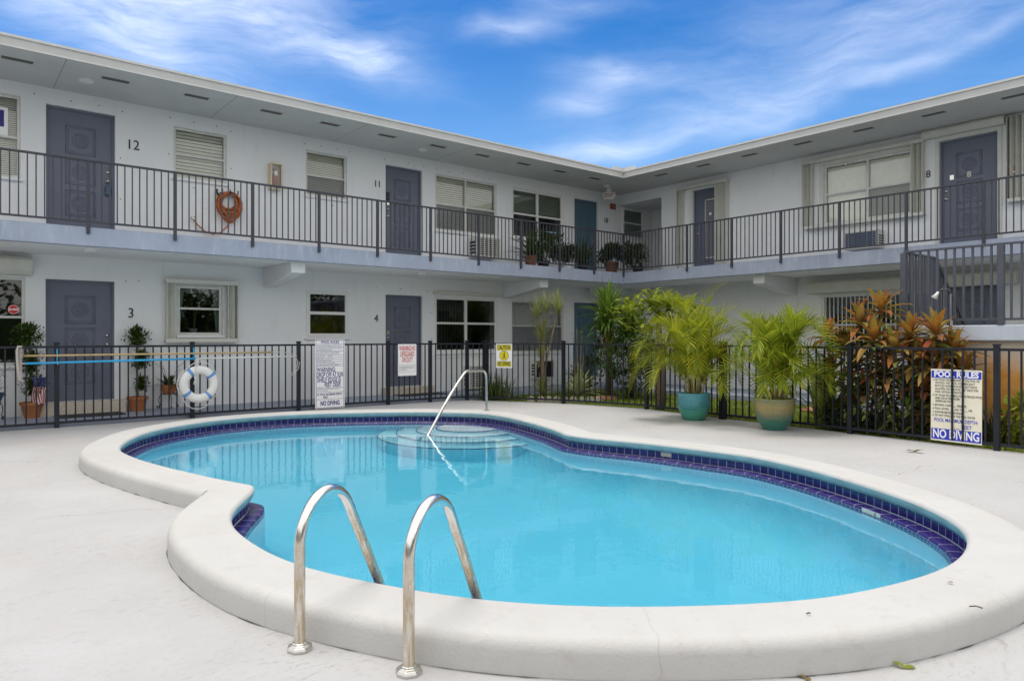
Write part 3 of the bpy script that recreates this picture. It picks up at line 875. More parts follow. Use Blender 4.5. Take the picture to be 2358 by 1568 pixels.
# ---- doors
def door(W, d, mat, latch_lo, rec=.085, plain=False, hardware='knob'):
    a0, a1, z0, z1 = d; wd, ht = a1 - a0, z1 - z0
    mb = MB(); f = .035
    mb.box(a0 + f, a1 - f, -rec - .045, -rec, z0, z1 - f, W)
    dr = mb.build('door', mat, bld)
    mb = MB()
    mb.box(a0, a0 + f, -rec - .05, -rec + .03, z0, z1, W); mb.box(a1 - f, a1, -rec - .05, -rec + .03, z0, z1, W); mb.box(a0 + f, a1 - f, -rec - .05, -rec + .0295, z1 - f, z1, W)
    mb.build('frame', mat, dr)
    if not plain:
        c = (a0 + a1) / 2; ph = .40 * wd / 2; mb = MB()
        def rect(x0, x1, y0, y1, t=.012, pr=.008):
            for q in ((x0, x1, y0, y0 + t), (x0, x1, y1 - t, y1), (x0, x0 + t, y0 + t, y1 - t), (x1 - t, x1, y0 + t, y1 - t)):
                mb.box(q[0], q[1], -rec, -rec + pr, q[2], q[3], W)
        for fc, hh in ((.245, .115), (.50, .105), (.755, .105)):
            zc = z1 - fc * ht; h2 = hh * ht
            rect(c - ph - .02, c + ph + .02, zc - h2, zc + h2); rect(c - ph + .015, c + ph - .015, zc - h2 + .035, zc + h2 - .035, .007, .005)
            for rr, tk in ((.115, .010), (.075, .009), (.035, .009)):
                mb.ring(W(c, -rec + .001, zc), W.right(), (0, 0, 1), rr, tk, 28, 6)
        mb.build('moulding', mat, dr, 'all')
    s = 1 if latch_lo else -1; ak = (a0 + .10) if latch_lo else (a1 - .10)
    zk = z0 + .93
    def knob(zz, r, ln, nm='knob', m='brass'):
        mb = MB(); mb.tube([W(ak, -rec, zz), W(ak, -rec + .012, zz)], r * 1.25, 14); mb.tube([W(ak, -rec + .01, zz), W(ak, -rec + ln * .5, zz), W(ak, -rec + ln * .7, zz), W(ak, -rec + ln, zz)], [r * .5, r * .5, r, r * .75], 14)
        mb.build(nm, m, dr, 'all')
    knob(zk, .027, .06); knob(zk + .15, .024, .03, 'deadbolt')
    return dr, ak, zk
d12, ak, zk = door(WL, D_L[0], 'door', False)
mb = MB(); mb.box(ak - .035, ak + .035, -.07, -.02, zk - .24, zk - .08, WL); mb.tube([WL(ak - .02, -.045, zk - .08), WL(ak - .02, -.04, zk - .02), WL(ak + .02, -.04, zk - .02), WL(ak + .02, -.045, zk - .08)], .005, 6)
tag(mb.build('lock_box', 'bluepot', bevel=.008), 'small dark blue lock box hanging from the knob of door 12', 'lock box')
d11, ak, zk = door(WL, D_L[1], 'door', True)
mb = MB(); mb.box(ak - .035, ak + .035, -.085, -.055, zk + .34, zk + .52, WL); mb.build('keypad', 'black', d11, bevel=.008)
mb = MB(); mb.box(ak - .03, ak + .03, -.085, -.06, zk + .23, zk + .31, WL); mb.build('viewer', 'steel', d11, bevel=.008)
door(WL, D_L[2], 'teal', False)
d3, ak, zk = door(WL, D_L[3], 'door', False)
mb = MB(); mb.box(ak - .06, ak + .01, -.085, -.075, zk + .30, zk + .38, WL); mb.build('viewer', 'door', d3)
d4, ak, zk = door(WL, D_L[4], 'door', True)
mb = MB(); mb.box(ak - .03, ak + .04, -.085, -.073, zk + .22, zk + .30, WL); mb.build('viewer', 'steel', d4)
door(WL, D_L[5], 'teal', False)
d8, ak, zk = door(WR, D_R[1], 'door', False)
mb = MB(); mb.box(ak - .13, ak - .06, -.085, -.073, zk + .36, zk + .45, WR); mb.build('viewer', 'steel', d8)
mb = MB(); mb.text('8', .15, WR(4.725, -.078, 4.42), WR.right(), (0, 0, 1), bold=.004, extrude=.004); mb.build('numeral', 'cream', d8)
door(WR, D_R[2], 'door', False)
# jalousie door of the unit beside the breezeway
d9, ak, zk = door(WR, D_R[0], 'door', False, plain=True)
mb = MB(); a0, a1, z0, z1 = 10.30, 10.62, 3.33, 4.83
for q in ((a0, a1, z0, z0 + .03), (a0, a1, z1 - .03, z1), (a0, a0 + .025, z0, z1), (a1 - .025, a1, z0, z1)): mb.box(q[0], q[1], -.085, -.065, q[2], q[3], WR)
jf = mb.build('jalousie_frame', 'alu', d9)
mb = MB()
for k in range(16):
    zz = z0 + .04 + k * .088; mb.box(a0 + .025, a1 - .025, -.083, -.075, zz, zz + .075, WR)
mb.build('jalousie', 'screen', jf)
mb = MB(); mb.tube([WR(10.46, -.072, 4.45), WR(10.46, -.062, 4.45)], .04, 12); mb.build('sticker', 'sign', jf)
# door steps and mats
mb = MB(); mb.box(1.02, 2.46, VW - .28, VW - .001, .085, .285); mb.build('door_step', 'step', bld, bevel=.01)
mb = MB(); mb.box(7.42, 8.62, VW - .28, VW - .001, .085, .245); mb.build('door_step', 'step', bld, bevel=.01)
mb = MB(); mb.box(4.0, 5.3, 14.7, UW - .001, .085, .245, lambda a, b, z: (b, a, z)); mb.build('door_step', 'step', bld, bevel=.01)
mb = MB(); mb.box(1.42, 2.36, 12.72, 13.16, .091, .108)
tag(mb.build('door_mat', 'mat', bevel=.004), 'dark doormat on the walkway below the beige step of door 3', 'doormat')
mb = MB(); mb.box(7.55, 8.65, 12.72, 13.16, .091, .108)
tag(mb.build('door_mat', 'mat', bevel=.004), 'dark doormat on the walkway below door 4', 'doormat')

# ---- windows
def window(W, d, mull=(), mid=None, fmat='white', fw=.045, rec=.05, blind=None, sill=True, glass='glass', blind_to=0.0, bp=.034, screen_low=False):
    a0, a1, z0, z1 = d; mb = MB()
    def fr(x0, x1, y0, y1, n0=-rec - .03, n1=-rec + .02): mb.box(x0, x1, n0, n1, y0, y1, W)
    fr(a0, a1, z1 - fw, z1); fr(a0, a1, z0, z0 + fw); fr(a0, a0 + fw, z0 + fw, z1 - fw); fr(a1 - fw, a1, z0 + fw, z1 - fw)
    xs = [a0 + fw] + sorted(mull) + [a1 - fw]
    for m in mull: fr(m - fw * .55, m + fw * .55, z0 + fw, z1 - fw, -rec - .028, -rec + .018)
    if mid:
        for i in range(len(xs) - 1):
            l = xs[i] + (fw * .55 if i else 0); r = xs[i + 1] - (fw * .55 if i + 1 < len(xs) - 1 else 0)
            fr(l, r, mid - fw * .4, mid + fw * .4, -rec - .026, -rec + .016)
    wn = mb.build('window', fmat, bld)
    zs = [z0 + fw * .5] + ([mid] if mid else []) + [z1 - fw * .5]
    for i in range(len(xs) - 1):
        for j in range(len(zs) - 1):
            m2 = MB(); l = xs[i] - .005; r = xs[i + 1] + .005; n = -rec - .01 - (.012 if j else 0)
            m2.add([W(l, n, zs[j]), W(r, n, zs[j]), W(r, n, zs[j + 1]), W(l, n, zs[j + 1])], [(0, 1, 2, 3)])
            m2.build('pane', glass, wn, recalc=False)
            if screen_low and j == 0:
                m3 = MB(); n2 = n + .008
                m3.add([W(l, n2, zs[j]), W(r, n2, zs[j]), W(r, n2, zs[j + 1]), W(l, n2, zs[j + 1])], [(0, 1, 2, 3)])
                m3.build('insect_screen', SCR, wn, recalc=False)
    if blind:
        m2 = MB()
        if blind == 'h':
            zz = z1 - fw; bt = z0 + fw + blind_to * (z1 - z0)
            while zz > bt:
                m2.add([W(a0 + .03, -rec - .085, zz), W(a1 - .03, -rec - .085, zz), W(a1 - .03, -rec - .074, zz - bp * .84), W(a0 + .03, -rec - .074, zz - bp * .84)], [(0, 1, 2, 3)]); zz -= bp
            m2.build('blind', 'slat', wn, recalc=False)
        elif blind == 'v':
            x = a0 + .03
            while x < a1 - .04:
                sk = random.uniform(-.004, .004)
                m2.add([W(x, -rec - .085, z0 + fw), W(x + .038, -rec - .135 + sk, z0 + fw), W(x + .038, -rec - .135, z1 - fw), W(x, -rec - .085, z1 - fw)], [(0, 1, 2, 3)]); x += .078
            m2.build('blind', 'vslat', wn, recalc=False)
        elif blind == 'vl':
            x = a0 + .03
            while x < a1 - .04:
                m2.add([W(x, -rec - .10, z0 + fw), W(x + .082, -rec - .072, z0 + fw), W(x + .082, -rec - .072, z1 - fw), W(x, -rec - .10, z1 - fw)], [(0, 1, 2, 3)]); x += .092
            m2.build('blind', 'slat', wn, recalc=False)
        elif blind == 'c':
            n = 60; vs = []
            for i in range(n + 1):
                x = a0 + .02 + (a1 - a0 - .04) * i / n; q = -rec - .14 + .03 * math.sin(i * 1.3)
                vs += [W(x, q, z0 + .02), W(x, q, z1 - .02)]
            m2.add(vs, [(2 * i, 2 * i + 2, 2 * i + 3, 2 * i + 1) for i in range(n)]); m2.build('curtain', 'curtain', wn, 'all', recalc=False)
    if sill:
        m2 = MB(); m2.box(a0 - .03, a1 + .03, -.02, .05, z0 - .05, z0 - .002, W); m2.build('sill', sill if isinstance(sill, str) else 'wall', wn, bevel=.006)
    return wn
def screen_mat():
    m, t, p = new_mat('insect screen mesh')
    out = t.n['Material Output']; tr = t.node('ShaderNodeBsdfTransparent')
    p.inputs['Base Color'].default_value = (.16, .16, .18, 1)
    mx = t.node('ShaderNodeMixShader', i_0=.45); t.l.new(tr.outputs[0], mx.inputs[1]); t.l.new(p.outputs[0], mx.inputs[2]); t.l.new(mx.outputs[0], out.inputs['Surface'])
    return m
SCR = screen_mat()
wA = window(WL, W_L['A'], mid=4.49, fmat='alu', blind='h')
mb = MB(); mb.box(.45, .86, -.058, -.056, 4.48, 4.95, WL); mb.build('paper_notice', 'sign', wA)
mb = MB(); mb.box(.50, .81, -.055, -.0545, 4.64, 4.90, WL); mb.build('notice_print', 'navyink', wA)
window(WL, W_L['B'], mid=4.63, fmat='alu', blind='h', bp=.062)
window(WL, W_L['C'], mid=4.62, fmat='alu', blind='h', screen_low=True)
window(WL, W_L['D'], (9.69,), 4.41, 'alu', blind='h', bp=.05, screen_low=True)
wE = window(WL, W_L['E'], (11.97,), 4.45, 'white', .06, blind='h', blind_to=.5, glass='darkglass')
wF = window(WL, W_L['F'], mid=1.66, fmat='alu', glass='darkglass')
wG = window(WL, W_L['G'], mid=1.86, fmat='alu', glass='darkglass')
wH = window(WL, W_L['H'], mid=1.83, fmat='white', fw=.075, rec=.0, glass='darkglass')
window(WL, W_L['I'], (9.70,), 1.66, 'white', .06, blind='v', glass='darkglass')
wJ = window(WL, W_L['J'], mid=1.62, fmat='alu', blind='c', screen_low=True)
wK = window(WR, W_R['K'], (6.58,), 4.45, 'alu', blind='vl')
mb = MB(); mb.add([WR(5.76, -.045, 3.86), WR(6.55, -.045, 3.86), WR(6.55, -.045, 4.44), WR(5.76, -.045, 4.44)], [(0, 1, 2, 3)]); mb.build('insect_screen', SCR, wK, recalc=False)
window(WR, W_R['M'], (2.7,), 4.45, 'alu', blind='vl')
wN = window(WR, W_R['N'], (6.4,), 1.6, 'white', blind='v', glass='darkglass')
# accordion storm shutters, folded at the sides, with their tracks
def shutter(W, wn, a0, a1, z0, z1, n1=.13, mat='cream'):
    mb = MB(); k = max(2, int((a1 - a0) / .045)); st = (a1 - a0) / k
    vs = []
    for i in range(k + 1):
        q = .02 if i % 2 else n1
        vs += [W(a0 + st * i, q, z0), W(a0 + st * i, q, z1)]
    mb.add(vs, [(2 * i, 2 * i + 2, 2 * i + 3, 2 * i + 1) for i in range(k)])
    mb.add([W(a0, .02, z1), W(a1, .02, z1), W(a1, n1, z1), W(a0, n1, z1)], [(0, 1, 2, 3)])
    mb.box(a0 - .012, a0 - .001, 0, n1 + .01, z0, z1, W); mb.box(a1 + .001, a1 + .012, 0, n1 + .01, z0, z1, W)
    mb.build('accordion_shutter', mat, wn, recalc=False)
def track(W, wn, a0, a1, z, h=.05, n1=.15, name='shutter_track', mat='cream'):
    mb = MB(); mb.box(a0, a1, .0, n1, z, z + h, W); mb.box(a0, a1, n1, n1 + .008, z - .012, z + h + .012, W); mb.build(name, mat, wn)
def casing(W, wn, a0, a1, z0, z1, t=.05, mat='cream'):
    mb = MB()
    mb.box(a0 - t, a0, 0, .02, z0, z1 + t, W); mb.box(a1, a1 + t, 0, .02, z0, z1 + t, W); mb.box(a0, a1, 0, .019, z1, z1 + t, W); mb.build('casing', mat, wn)
track(WL, wG, 3.10, 4.36, 2.31, .05); track(WL, wG, 3.10, 4.36, 1.26, .045)
shutter(WL, wG, 3.13, 3.25, 1.31, 2.30, .12); shutter(WL, wG, 4.18, 4.34, 1.31, 2.30, .12); casing(WL, wG, 3.33, 4.10, 1.38, 2.27, .04, 'alu')
# lace curtain and white orchids in the window beside door 3
mb = MB()
vs = []
for i in range(41):
    x = 3.36 + .70 * i / 40; q = -.16 + .012 * math.sin(i * 2.1); vs += [WL(x, q, 2.24), WL(x, q, 2.15 + .01 * math.sin(i * 1.05))]
mb.add(vs, [(2 * i, 2 * i + 2, 2 * i + 3, 2 * i + 1) for i in range(40)])
for s, x0 in ((1, 3.36), (-1, 4.07)):
    mb.add([WL(x0, -.15, 2.2), WL(x0 + s * .11, -.15, 2.2), WL(x0 + s * .04, -.15, 1.45), WL(x0, -.15, 1.45)], [(0, 1, 2, 3)])
mb.build('lace_curtain', 'sheer', wG, recalc=False)
orch = thing('orchid', 'white orchid sprays behind the glass of the window beside door 3', 'plant', WL(3.65, -.22, 1.40))
mb = MB(); mb.tube([(0, 0, 0), (.02, 0, .35), (-.03, -.01, .55), (-.16, -.02, .50)], .006, 5); mb.tube([(0, 0, 0), (.05, 0, .38), (.12, -.01, .62)], .006, 5); mb.build('stem', 'cane', orch)
mb = MB()
for c in [(-.16, .48), (-.20, .42), (-.13, .43), (-.18, .36), (.12, .62), (.08, .68), (.17, .66), (.20, .60), (.10, .56), (.15, .70)]:
    for k in range(5):
        a = k * 1.257 + random.random(); mb.blade((c[0], -.03, c[1]), (math.cos(a), random.uniform(-.4, -.1), math.sin(a)), .055, .045, .1, 3)
mb.build('blossom', 'sheer', orch, recalc=False)
mb = MB(); mb.lathe([(.05, -.0), (.075, .10), (.07, .10)], n=16); mb.build('pot', 'white', orch)
track(WL, wN, 0, 0, 0) if False else None
mb = MB(); mb.box(8.74, 10.74, 0, .09, 2.335, 2.37, WL); mb.box(8.74, 10.74, .09, .10, 2.325, 2.382, WL); mb.build('shutter_track', 'cream', bld)
mb = MB(); mb.box(8.76, 10.7, 0, .02, .86, .93, WL); mb.build('shutter_track', 'wall', bld)
# roll shutter boxes
def rollbox(W, a0, a1, z0, z1, n1=.22):
    mb = MB(); pr = [(0, z1), (n1 - .05, z1), (n1, z1 - .05), (n1, z0 + .08), (n1 - .06, z0), (0, z0)]
    vs = [W(a0, n, z) for n, z in pr] + [W(a1, n, z) for n, z in pr]; k = len(pr)
    mb.add(vs, [tuple(range(k)), tuple(range(2 * k - 1, k - 1, -1))] + [(i, (i + 1) % k, (i + 1) % k + k, i + k) for i in range(k)])
    mb.build('roll_shutter_box', 'cream', bld, bevel=.006)
rollbox(WL, -.9, 1.16, 2.32, 2.60); rollbox(WR, 4.10, 5.47, 5.20, 5.368, .20); rollbox(WR, 3.9, 7.80, 2.30, 2.56)
casing(WR, d8, 4.24, 5.21, 3.08, 5.13, .07)
track(WR, wK, 5.44, 7.92, 5.17, .045); track(WR, wK, 5.44, 7.92, 3.74, .04)
shutter(WR, wK, 5.47, 5.66, 3.79, 5.165, .15); shutter(WR, wK, 7.72, 7.91, 3.79, 5.165, .15); casing(WR, wK, 5.70, 7.50, 3.80, 5.09, .09)
shutter(WR, bld, 3.83, 4.06, 3.83, 5.30, .15); track(WR, bld, 1.5, 4.08, 3.78, .04)
track(WR, d9, 9.85, 11.36, 5.15, .045); shutter(WR, d9, 9.88, 10.18, 3.03, 5.145, .14); shutter(WR, d9, 11.20, 11.35, 3.03, 5.145, .12); casing(WR, d9, 10.25, 10.94, 3.06, 5.1, .10, 'white')
mb = MB()
for k in range(24): mb.box(5.36 + k * .09, 5.378 + k * .09, .02, .035, 1.0, 2.25, WR)
mb.box(5.3, 7.6, .018, .03, 2.2, 2.25, WR); mb.box(5.3, 7.6, .018, .03, .98, 1.02, WR)
mb.build('window_bars', 'cream', bld)
# window in the side of the breezeway
window(WL, (15.17, 16.05, 4.2, 5.03), mid=4.62, fmat='white', rec=-.03, glass='darkglass', sill=False)

# house numbers
def number(W, txt, a, z, s=.24):
    mb = MB(); mb.text(txt, s, W(a, .006, z), W.right(), (0, 0, 1), .9, .0, extrude=.006); mb.build('house_number', 'black', bld)
number(WL, '12', 2.61, 4.65); number(WL, '11', 7.33, 4.63, .2); number(WL, '10', 14.50, 4.60, .2); number(WL, '3', 2.58, 1.75); number(WL, '4', 7.30, 1.735, .22); number(WR, '8', 5.40, 4.53, .2)
# old screw anchors dotted round the openings
for a, z in [(1.2, 5.23), (1.7, 5.22), (2.1, 5.23), (2.45, 5.2), (3.2, 5.25), (3.6, 5.24), (4.0, 5.25), (4.25, 5.2), (3.18, 4.6), (4.26, 4.5), (2.42, 4.4), (2.42, 3.7), (3.6, 4.05), (4.1, 4.02), (5.7, 5.22), (6.05, 5.23), (6.4, 5.23), (6.68, 5.22), (7.5, 5.2), (8.1, 5.2), (8.5, 5.2), (8.85, 5.18), (9.2, 5.18), (9.6, 5.2), (10.0, 5.19), (10.4, 5.2), (5.7, 4.05), (6.3, 4.05), (2.7, 2.32), (2.5, 2.3), (7.3, 2.4), (7.9, 2.4), (8.6, 2.38), (8.7, 1.9), (8.7, 1.3), (2.43, 1.3), (1.2, 1.2)]:
    mb = MB(); mb.tube([WL(a, 0, z), WL(a, .006, z)], .011, 7); mb.build('wall_anchor', 'ventgrey', bld)

# ---- balcony railing
def railing(pts, posts, z0, ztop, parent, mat='rail', pitch=.101, post_w=.045, top=.05, post_drop=.10, bal=.016):
    """pts: polyline of the rail; posts: list of positions"""
    mb = MB(); zb = z0 + .075
    for a, b in zip(pts, pts[1:]):
        mb.bar((*a, ztop - .014), (*b, ztop - .014), top, .028); mb.bar((*a, zb), (*b, zb), .022, .03)
    mb.build('top_rail', mat, parent, bevel=.003)
    seg = []
    for a, b in zip(pts, pts[1:]):
        a, b = Vector(a), Vector(b); L = (b - a).length; n = max(1, round(L / pitch))
        for i in range(n + 1): seg.append(a.lerp(b, i / n))
    ps = [Vector(p) for p in posts]
    # a mesh of balusters for each bay between two posts
    bays = {}
    for q in seg:
        if any((q - p).length < .05 for p in ps): continue
        k = min(range(len(ps)), key=lambda i: (q - ps[i]).length)
        d = 0
        if k + 1 < len(ps) and (ps[k + 1] - ps[k]).dot(q - ps[k]) > 0: d = 1
        bays.setdefault(k + d, []).append(q)
    for k, qs in bays.items():
        mb = MB()
        for q in qs: mb.box(q.x - bal / 2, q.x + bal / 2, q.y - bal / 2, q.y + bal / 2, zb, ztop - .02)
        mb.build('baluster_panel', mat, parent)
    for p in ps:
        mb = MB(); h = post_w / 2; mb.box(p.x - h, p.x + h, p.y - h, p.y + h, z0 - post_drop, ztop - .029); mb.build('post', mat, parent, bevel=.003)
rl = thing('balcony_railing', 'dark grey metal balcony railing with thin balusters along both wings of the upper floor', 'railing')
VR, UR = VS - .015, US - .015
pl = [(u, VR) for u in (-.68, .515, 1.71, 2.89, 4.10, 5.28, 6.45, 7.64, 8.84, 10.01, 11.19, 12.34)]
pr = [(UR, v) for v in (9.92, 8.74, 7.59, 6.38, 5.18, 3.98, 2.8)]
railing([(-6, VR), (UR, VR), (UR, -2)], pl + [(UR, VR)] + pr, ZS1, 3.945, rl)

# ------------------------------------------------------------------ fixtures on the building
def ac_unit(W, a0, a1, z0, z1, n1, label, grille='cream', lo_side=True):
    c = (a0 + a1) / 2; h = z1 - z0; wd = a1 - a0
    o = thing('air_conditioner', label, 'air conditioner', W(c, 0, z0), 0, 'through-wall air conditioners')
    base = Vector(W(c, 0, z0))
    T = lambda a, n, z: Vector(W(a, n, z)) - base
    mb = MB(); t = .03
    mb.box(a0, a1, 0, n1, z1 - t, z1, T); mb.box(a0, a1, 0, n1, z0, z0 + t, T); mb.box(a0, a0 + t, 0, n1, z0 + t, z1 - t, T); mb.box(a1 - t, a1, 0, n1, z0 + t, z1 - t, T)
    mb.build('case', 'acwhite', o, bevel=.006)
    mb = MB(); mb.box(a0 + t, a1 - t, 0, n1 - .04, z0 + t, z1 - t, T); mb.build('coil', 'dark', o)
    mb = MB()
    n = 9
    for k in range(n): zz = z0 + t + (h - 2 * t) * (k + .3) / n; mb.box(a0 + t, a1 - t, n1 - .035, n1 - .015, zz, zz + .018, T)
    for k in range(5): aa = a0 + t + (wd - 2 * t) * (k + .5) / 5; mb.box(aa - .008, aa + .008, n1 - .038, n1 - .012, z0 + t, z1 - t, T)
    mb.build('grille', grille, o)
    mb = MB()
    for k in range(4):
        zz = z0 + .08 + k * (h - .16) / 4; x = a0 - .001
        mb.box(x - .004, x, .05, n1 - .06, zz, zz + (h - .16) / 4 - .025, T)
    mb.build('side_vent', 'dark', o)
ac_unit(WL, 9.75, 10.45, 3.22, 3.70, .35, 'cream air conditioner in the wall under the wide window right of door 11')
ac_unit(WL, 9.60, 10.18, .12, .66, .25, 'pale air conditioner low in the wall right of door 4 under the new white window')
ac_unit(WL, 11.70, 12.35, .28, .75, .2, 'dark framed air conditioner under the curtained ground floor window', 'dark')
ac_unit(WR, 6.22, 6.90, 3.16, 3.53, .35, 'cream air conditioner with blue grey grille under the window left of door 8', 'acgrille')

# extinguisher cabinet
ex = thing('extinguisher_cabinet', 'ivory plastic fire extinguisher cabinet on the upper wall between doors 12 and 11', 'cabinet', WL(5.07, 0, 4.2))
b0 = Vector(WL(5.07, 0, 4.2)); T = lambda a, n, z: Vector(WL(5.07 + a, n, 4.2 + z)) - b0
mb = MB(); hw, hh, t, n1 = .115, .50, .026, .16
mb.box(-hw, hw, 0, n1, hh - t, hh, T); mb.box(-hw, hw, 0, n1, 0, t, T); mb.box(-hw, -hw + t, 0, n1, t, hh - t, T); mb.box(hw - t, hw, 0, n1, t, hh - t, T); mb.box(-hw + t, hw - t, 0, .01, t, hh - t, T)
mb.build('case', 'ivory', ex, bevel=.012)
mb = MB(); mb.add([T(-hw + t, n1 - .03, t), T(hw - t, n1 - .03, t), T(hw - t, n1 - .03, hh - t), T(-hw + t, n1 - .03, hh - t)], [(0, 1, 2, 3)]); mb.build('pane', 'glass', ex, recalc=False)
mb = MB(); mb.box(-.06, .06, n1 + .001, n1 + .004, .02, .06, T); mb.build('label_strip', 'black', ex)
fx = thing('fire_extinguisher', 'red fire extinguisher with paper tag inside the ivory cabinet', 'fire extinguisher', WL(5.07, .06, 4.23))
mb = MB(); mb.lathe([(.045, 0), (.05, .01), (.05, .25), (.035, .30), (.018, .32)], n=16); mb.build('cylinder', 'red', fx, 'all')
mb = MB(); mb.lathe([(.018, .32), (.022, .35)], n=10); mb.box(-.05, .04, -.01, .01, .35, .362); mb.box(-.045, .03, -.01, .01, .372, .384); mb.build('handle', 'black', fx)
mb = MB(); mb.box(-.03, .03, -.056, -.054, .24, .33); mb.build('paper_tag', 'sign', fx)

# orange hose on a hanger
hs = thing('garden_hose', 'coiled orange garden hose hung on the balcony wall below the window right of number 12', 'hose', WL(4.20, 0, 3.80))
b0 = Vector(WL(4.20, 0, 3.80)); T = lambda a, n, z: Vector(WL(4.20 + a, n, 3.80 + z)) - b0
mb = MB(); pts = []
for i in range(13 * 26):
    a = 2 * math.pi * i / 26; k = i / 26; n_ = int(k)
    lo = -.06 - .27 * ((n_ * 7) % 13) / 12; rx = .13 + .10 * ((n_ * 5) % 13) / 12; hi = .22 + .02 * math.sin(n_ * 2.1)
    zc, rz = (hi + lo) / 2, (hi - lo) / 2
    pts.append(T((rx + .012 * math.sin(k * 1.9)) * math.sin(a) + .015 * math.sin(n_ * 1.3), .03 + .10 * ((n_ * 11) % 13) / 12, zc + rz * math.cos(a)))
mb.tube(pts, .0125, 6)
q = pts[-1]
tail = [T(.02, .09, -.30), T(-.03, .07, -.40), T(-.14, .06, -.52), T(-.28, .06, -.57), T(-.42, .06, -.53), T(-.55, .06, -.42), T(-.62, .05, -.33)]
mb.tube(tail, .0125, 6)
mb.build('coil', 'orange', hs, 'all')
mb = MB(); mb.tube([T(-.63, 0, -.30), T(-.63, .07, -.30)], .02, 8); mb.tube([T(-.66, .06, -.29), T(-.60, .06, -.29)], .012, 6); mb.build('tap', 'steel', hs)
mb = MB()
for x in (-.14, 0, .14): mb.tube([T(x, 0, .22), T(x, .14, .20), T(x, .15, .27)], .012, 6)
mb.tube([T(-.2, .03, .27), T(-.22, .06, .22), T(-.2, .10, .16)], .02, 6)
mb.build('hanger', 'black', hs)

# exit sign, alarm and small boxes
p0 = ground(1432, 443, 0)
ex_o = Vector((14.05, 12.95, 5.06))
es = thing('exit_sign', 'ivory exit sign box hanging from the soffit at the inner corner', 'sign', ex_o)
fd = Vector((UX, -UY, 0)); fdn = Vector((-UY, -UX, 0))
mb = MB(); Tq = lambda a, n, z: fd * a + fdn * n + Vector((0, 0, z))
mb.box(-.135, .135, -.03, .03, 0, .20, Tq); mb.box(-.06, .06, -.02, .02, .20, .31, Tq); mb.build('box', 'acwhite', es, bevel=.008)
mb = MB(); mb.box(.14, .19, -.025, .025, .06, .18, Tq); mb.box(-.19, -.14, -.025, .025, .06, .18, Tq); mb.build('lamp_head', 'acwhite', es, bevel=.01)
mb = MB(); mb.text('EXIT', .135, fdn * .032 + Vector((0, 0, .10)), fd, (0, 0, 1), .85, .003); mb.build('lettering', 'redbox', es)
al = thing('fire_alarm', 'faded red fire alarm box on the wall above number 10', 'fire alarm', WL(14.76, 0, 4.94))
mb = MB(); mb.box(-.10, .10, -.06, 0, 0, .16); mb.build('box', 'redbox', al, bevel=.008)
mb = MB(); mb.lathe([(.055, 0), (.05, .012), (.02, .016)], n=16)
mb.v = [(x, -.06 - z, y + .08) for x, y, z in mb.v]; mb.build('horn', 'redbox', al)
mb = MB(); mb.tube([WL(14.76, .012, 4.94), WL(14.76, .012, 3.0)], .009, 6); mb.build('conduit', 'wall', bld)
for a, z, lb in ((4.0, 4.26, 'red fire alarm pull box beside the frame of door 8'), (3.72, 3.60, 'red fire alarm bell box under the shutter sill right of door 8')):
    o = thing('fire_alarm', lb, 'fire alarm', WR(a, 0, z)); mb = MB(); mb.box(-.055, 0, -.06, .06, 0, .15 if a > 3.9 else .14)
    mb.build('box', 'redbox', o, bevel=.006)
    mb = MB(); mb.box(-.058, -.0555, -.04, .04, .04, .07); mb.build('label_strip', 'sign', o)
# round alarm sticker in the far left window
mb = MB(); mb.tube([WL(.93, -.035, 1.78), WL(.93, -.033, 1.78)], .075, 24); st = mb.build('sticker', 'redink', wF)
mb = MB(); mb.ring(WL(.93, -.031, 1.78), (1, 0, 0), (0, 0, 1), .066, .004, 24, 4); mb.text('ALARM', .042, WL(.93, -.030, 1.78), (1, 0, 0), (0, 0, 1), .9, .002); mb.build('sticker_print', 'sign', wF)
mb = MB(); mb.tube([WR(7.0, .0, 5.05), WR(7.0, .06, 5.03)], .028, 10); tag(mb.build('camera_bulb', 'white'), 'small white round camera on the window frame left of door 8', 'camera')

# ------------------------------------------------------------------ stairs and landing
st = thing('stair', 'slate railed stair landing on a pale slab at the right edge', 'stair')
LU0, LU1, LV1 = 10.66, 11.84, 4.15
mb = MB(); mb.box(LU0 - .03, LU1, -2, LV1 + .06, 1.30, 1.505); M['landing'] = paint('sunlit landing paint', (.56, .61, .69), .6, .08, 2, .2, 30)  # lighter than the slab paint, to stand for light falling on it
mb.build('landing', 'landing', st, bevel=.012)
mb = MB(); mb.box(LU0 + .10, LU0 + .25, -2, LV1 - .02, -.05, 1.30); mb.build('landing_wall', 'rust', st)
mb = MB()
for k in range(8):
    u = LU1 + k * .20; z = 1.505 - (k + 1) * .165; mb.box(u, u + .26, 3.05, 4.10, z - .06, z)
mb.build('treads', 'slab', st, bevel=.006)
mb = MB(); 
for v in (3.02, 4.12): mb.bar((LU1, v, 1.38), (LU1 + 1.62, v, .06), .05, .24)
mb.build('stringer', 'stairrail', st)
railing([(LU0, LV1), (LU0, 2.97), (LU0, -2)], [(LU0, LV1), (LU0, 2.97), (LU0, 1.8), (LU0, .6)], 1.505, 2.57, st, 'stairrail', .112, .075, .055, .0, .026)
railing([(LU0 + .1, LV1), (LU1, LV1)], [(LU1, LV1)], 1.505, 2.57, st, 'stairrail', .108, .075, .055, .0, .026)
mb = MB(); a, b = Vector((LU1, LV1, 2.52)), Vector((LU1 + 1.6, LV1, 1.20))
mb.bar(a, b, .05, .035); mb.bar(a - Vector((0, 0, .85)), b - Vector((0, 0, .85)), .03, .03)
for k in range(15):
    q = a.lerp(b, (k + .5) / 15); mb.bar(q, q - Vector((0, 0, .85)), .024, .024)
mb.build('flight_railing', 'rail', st)
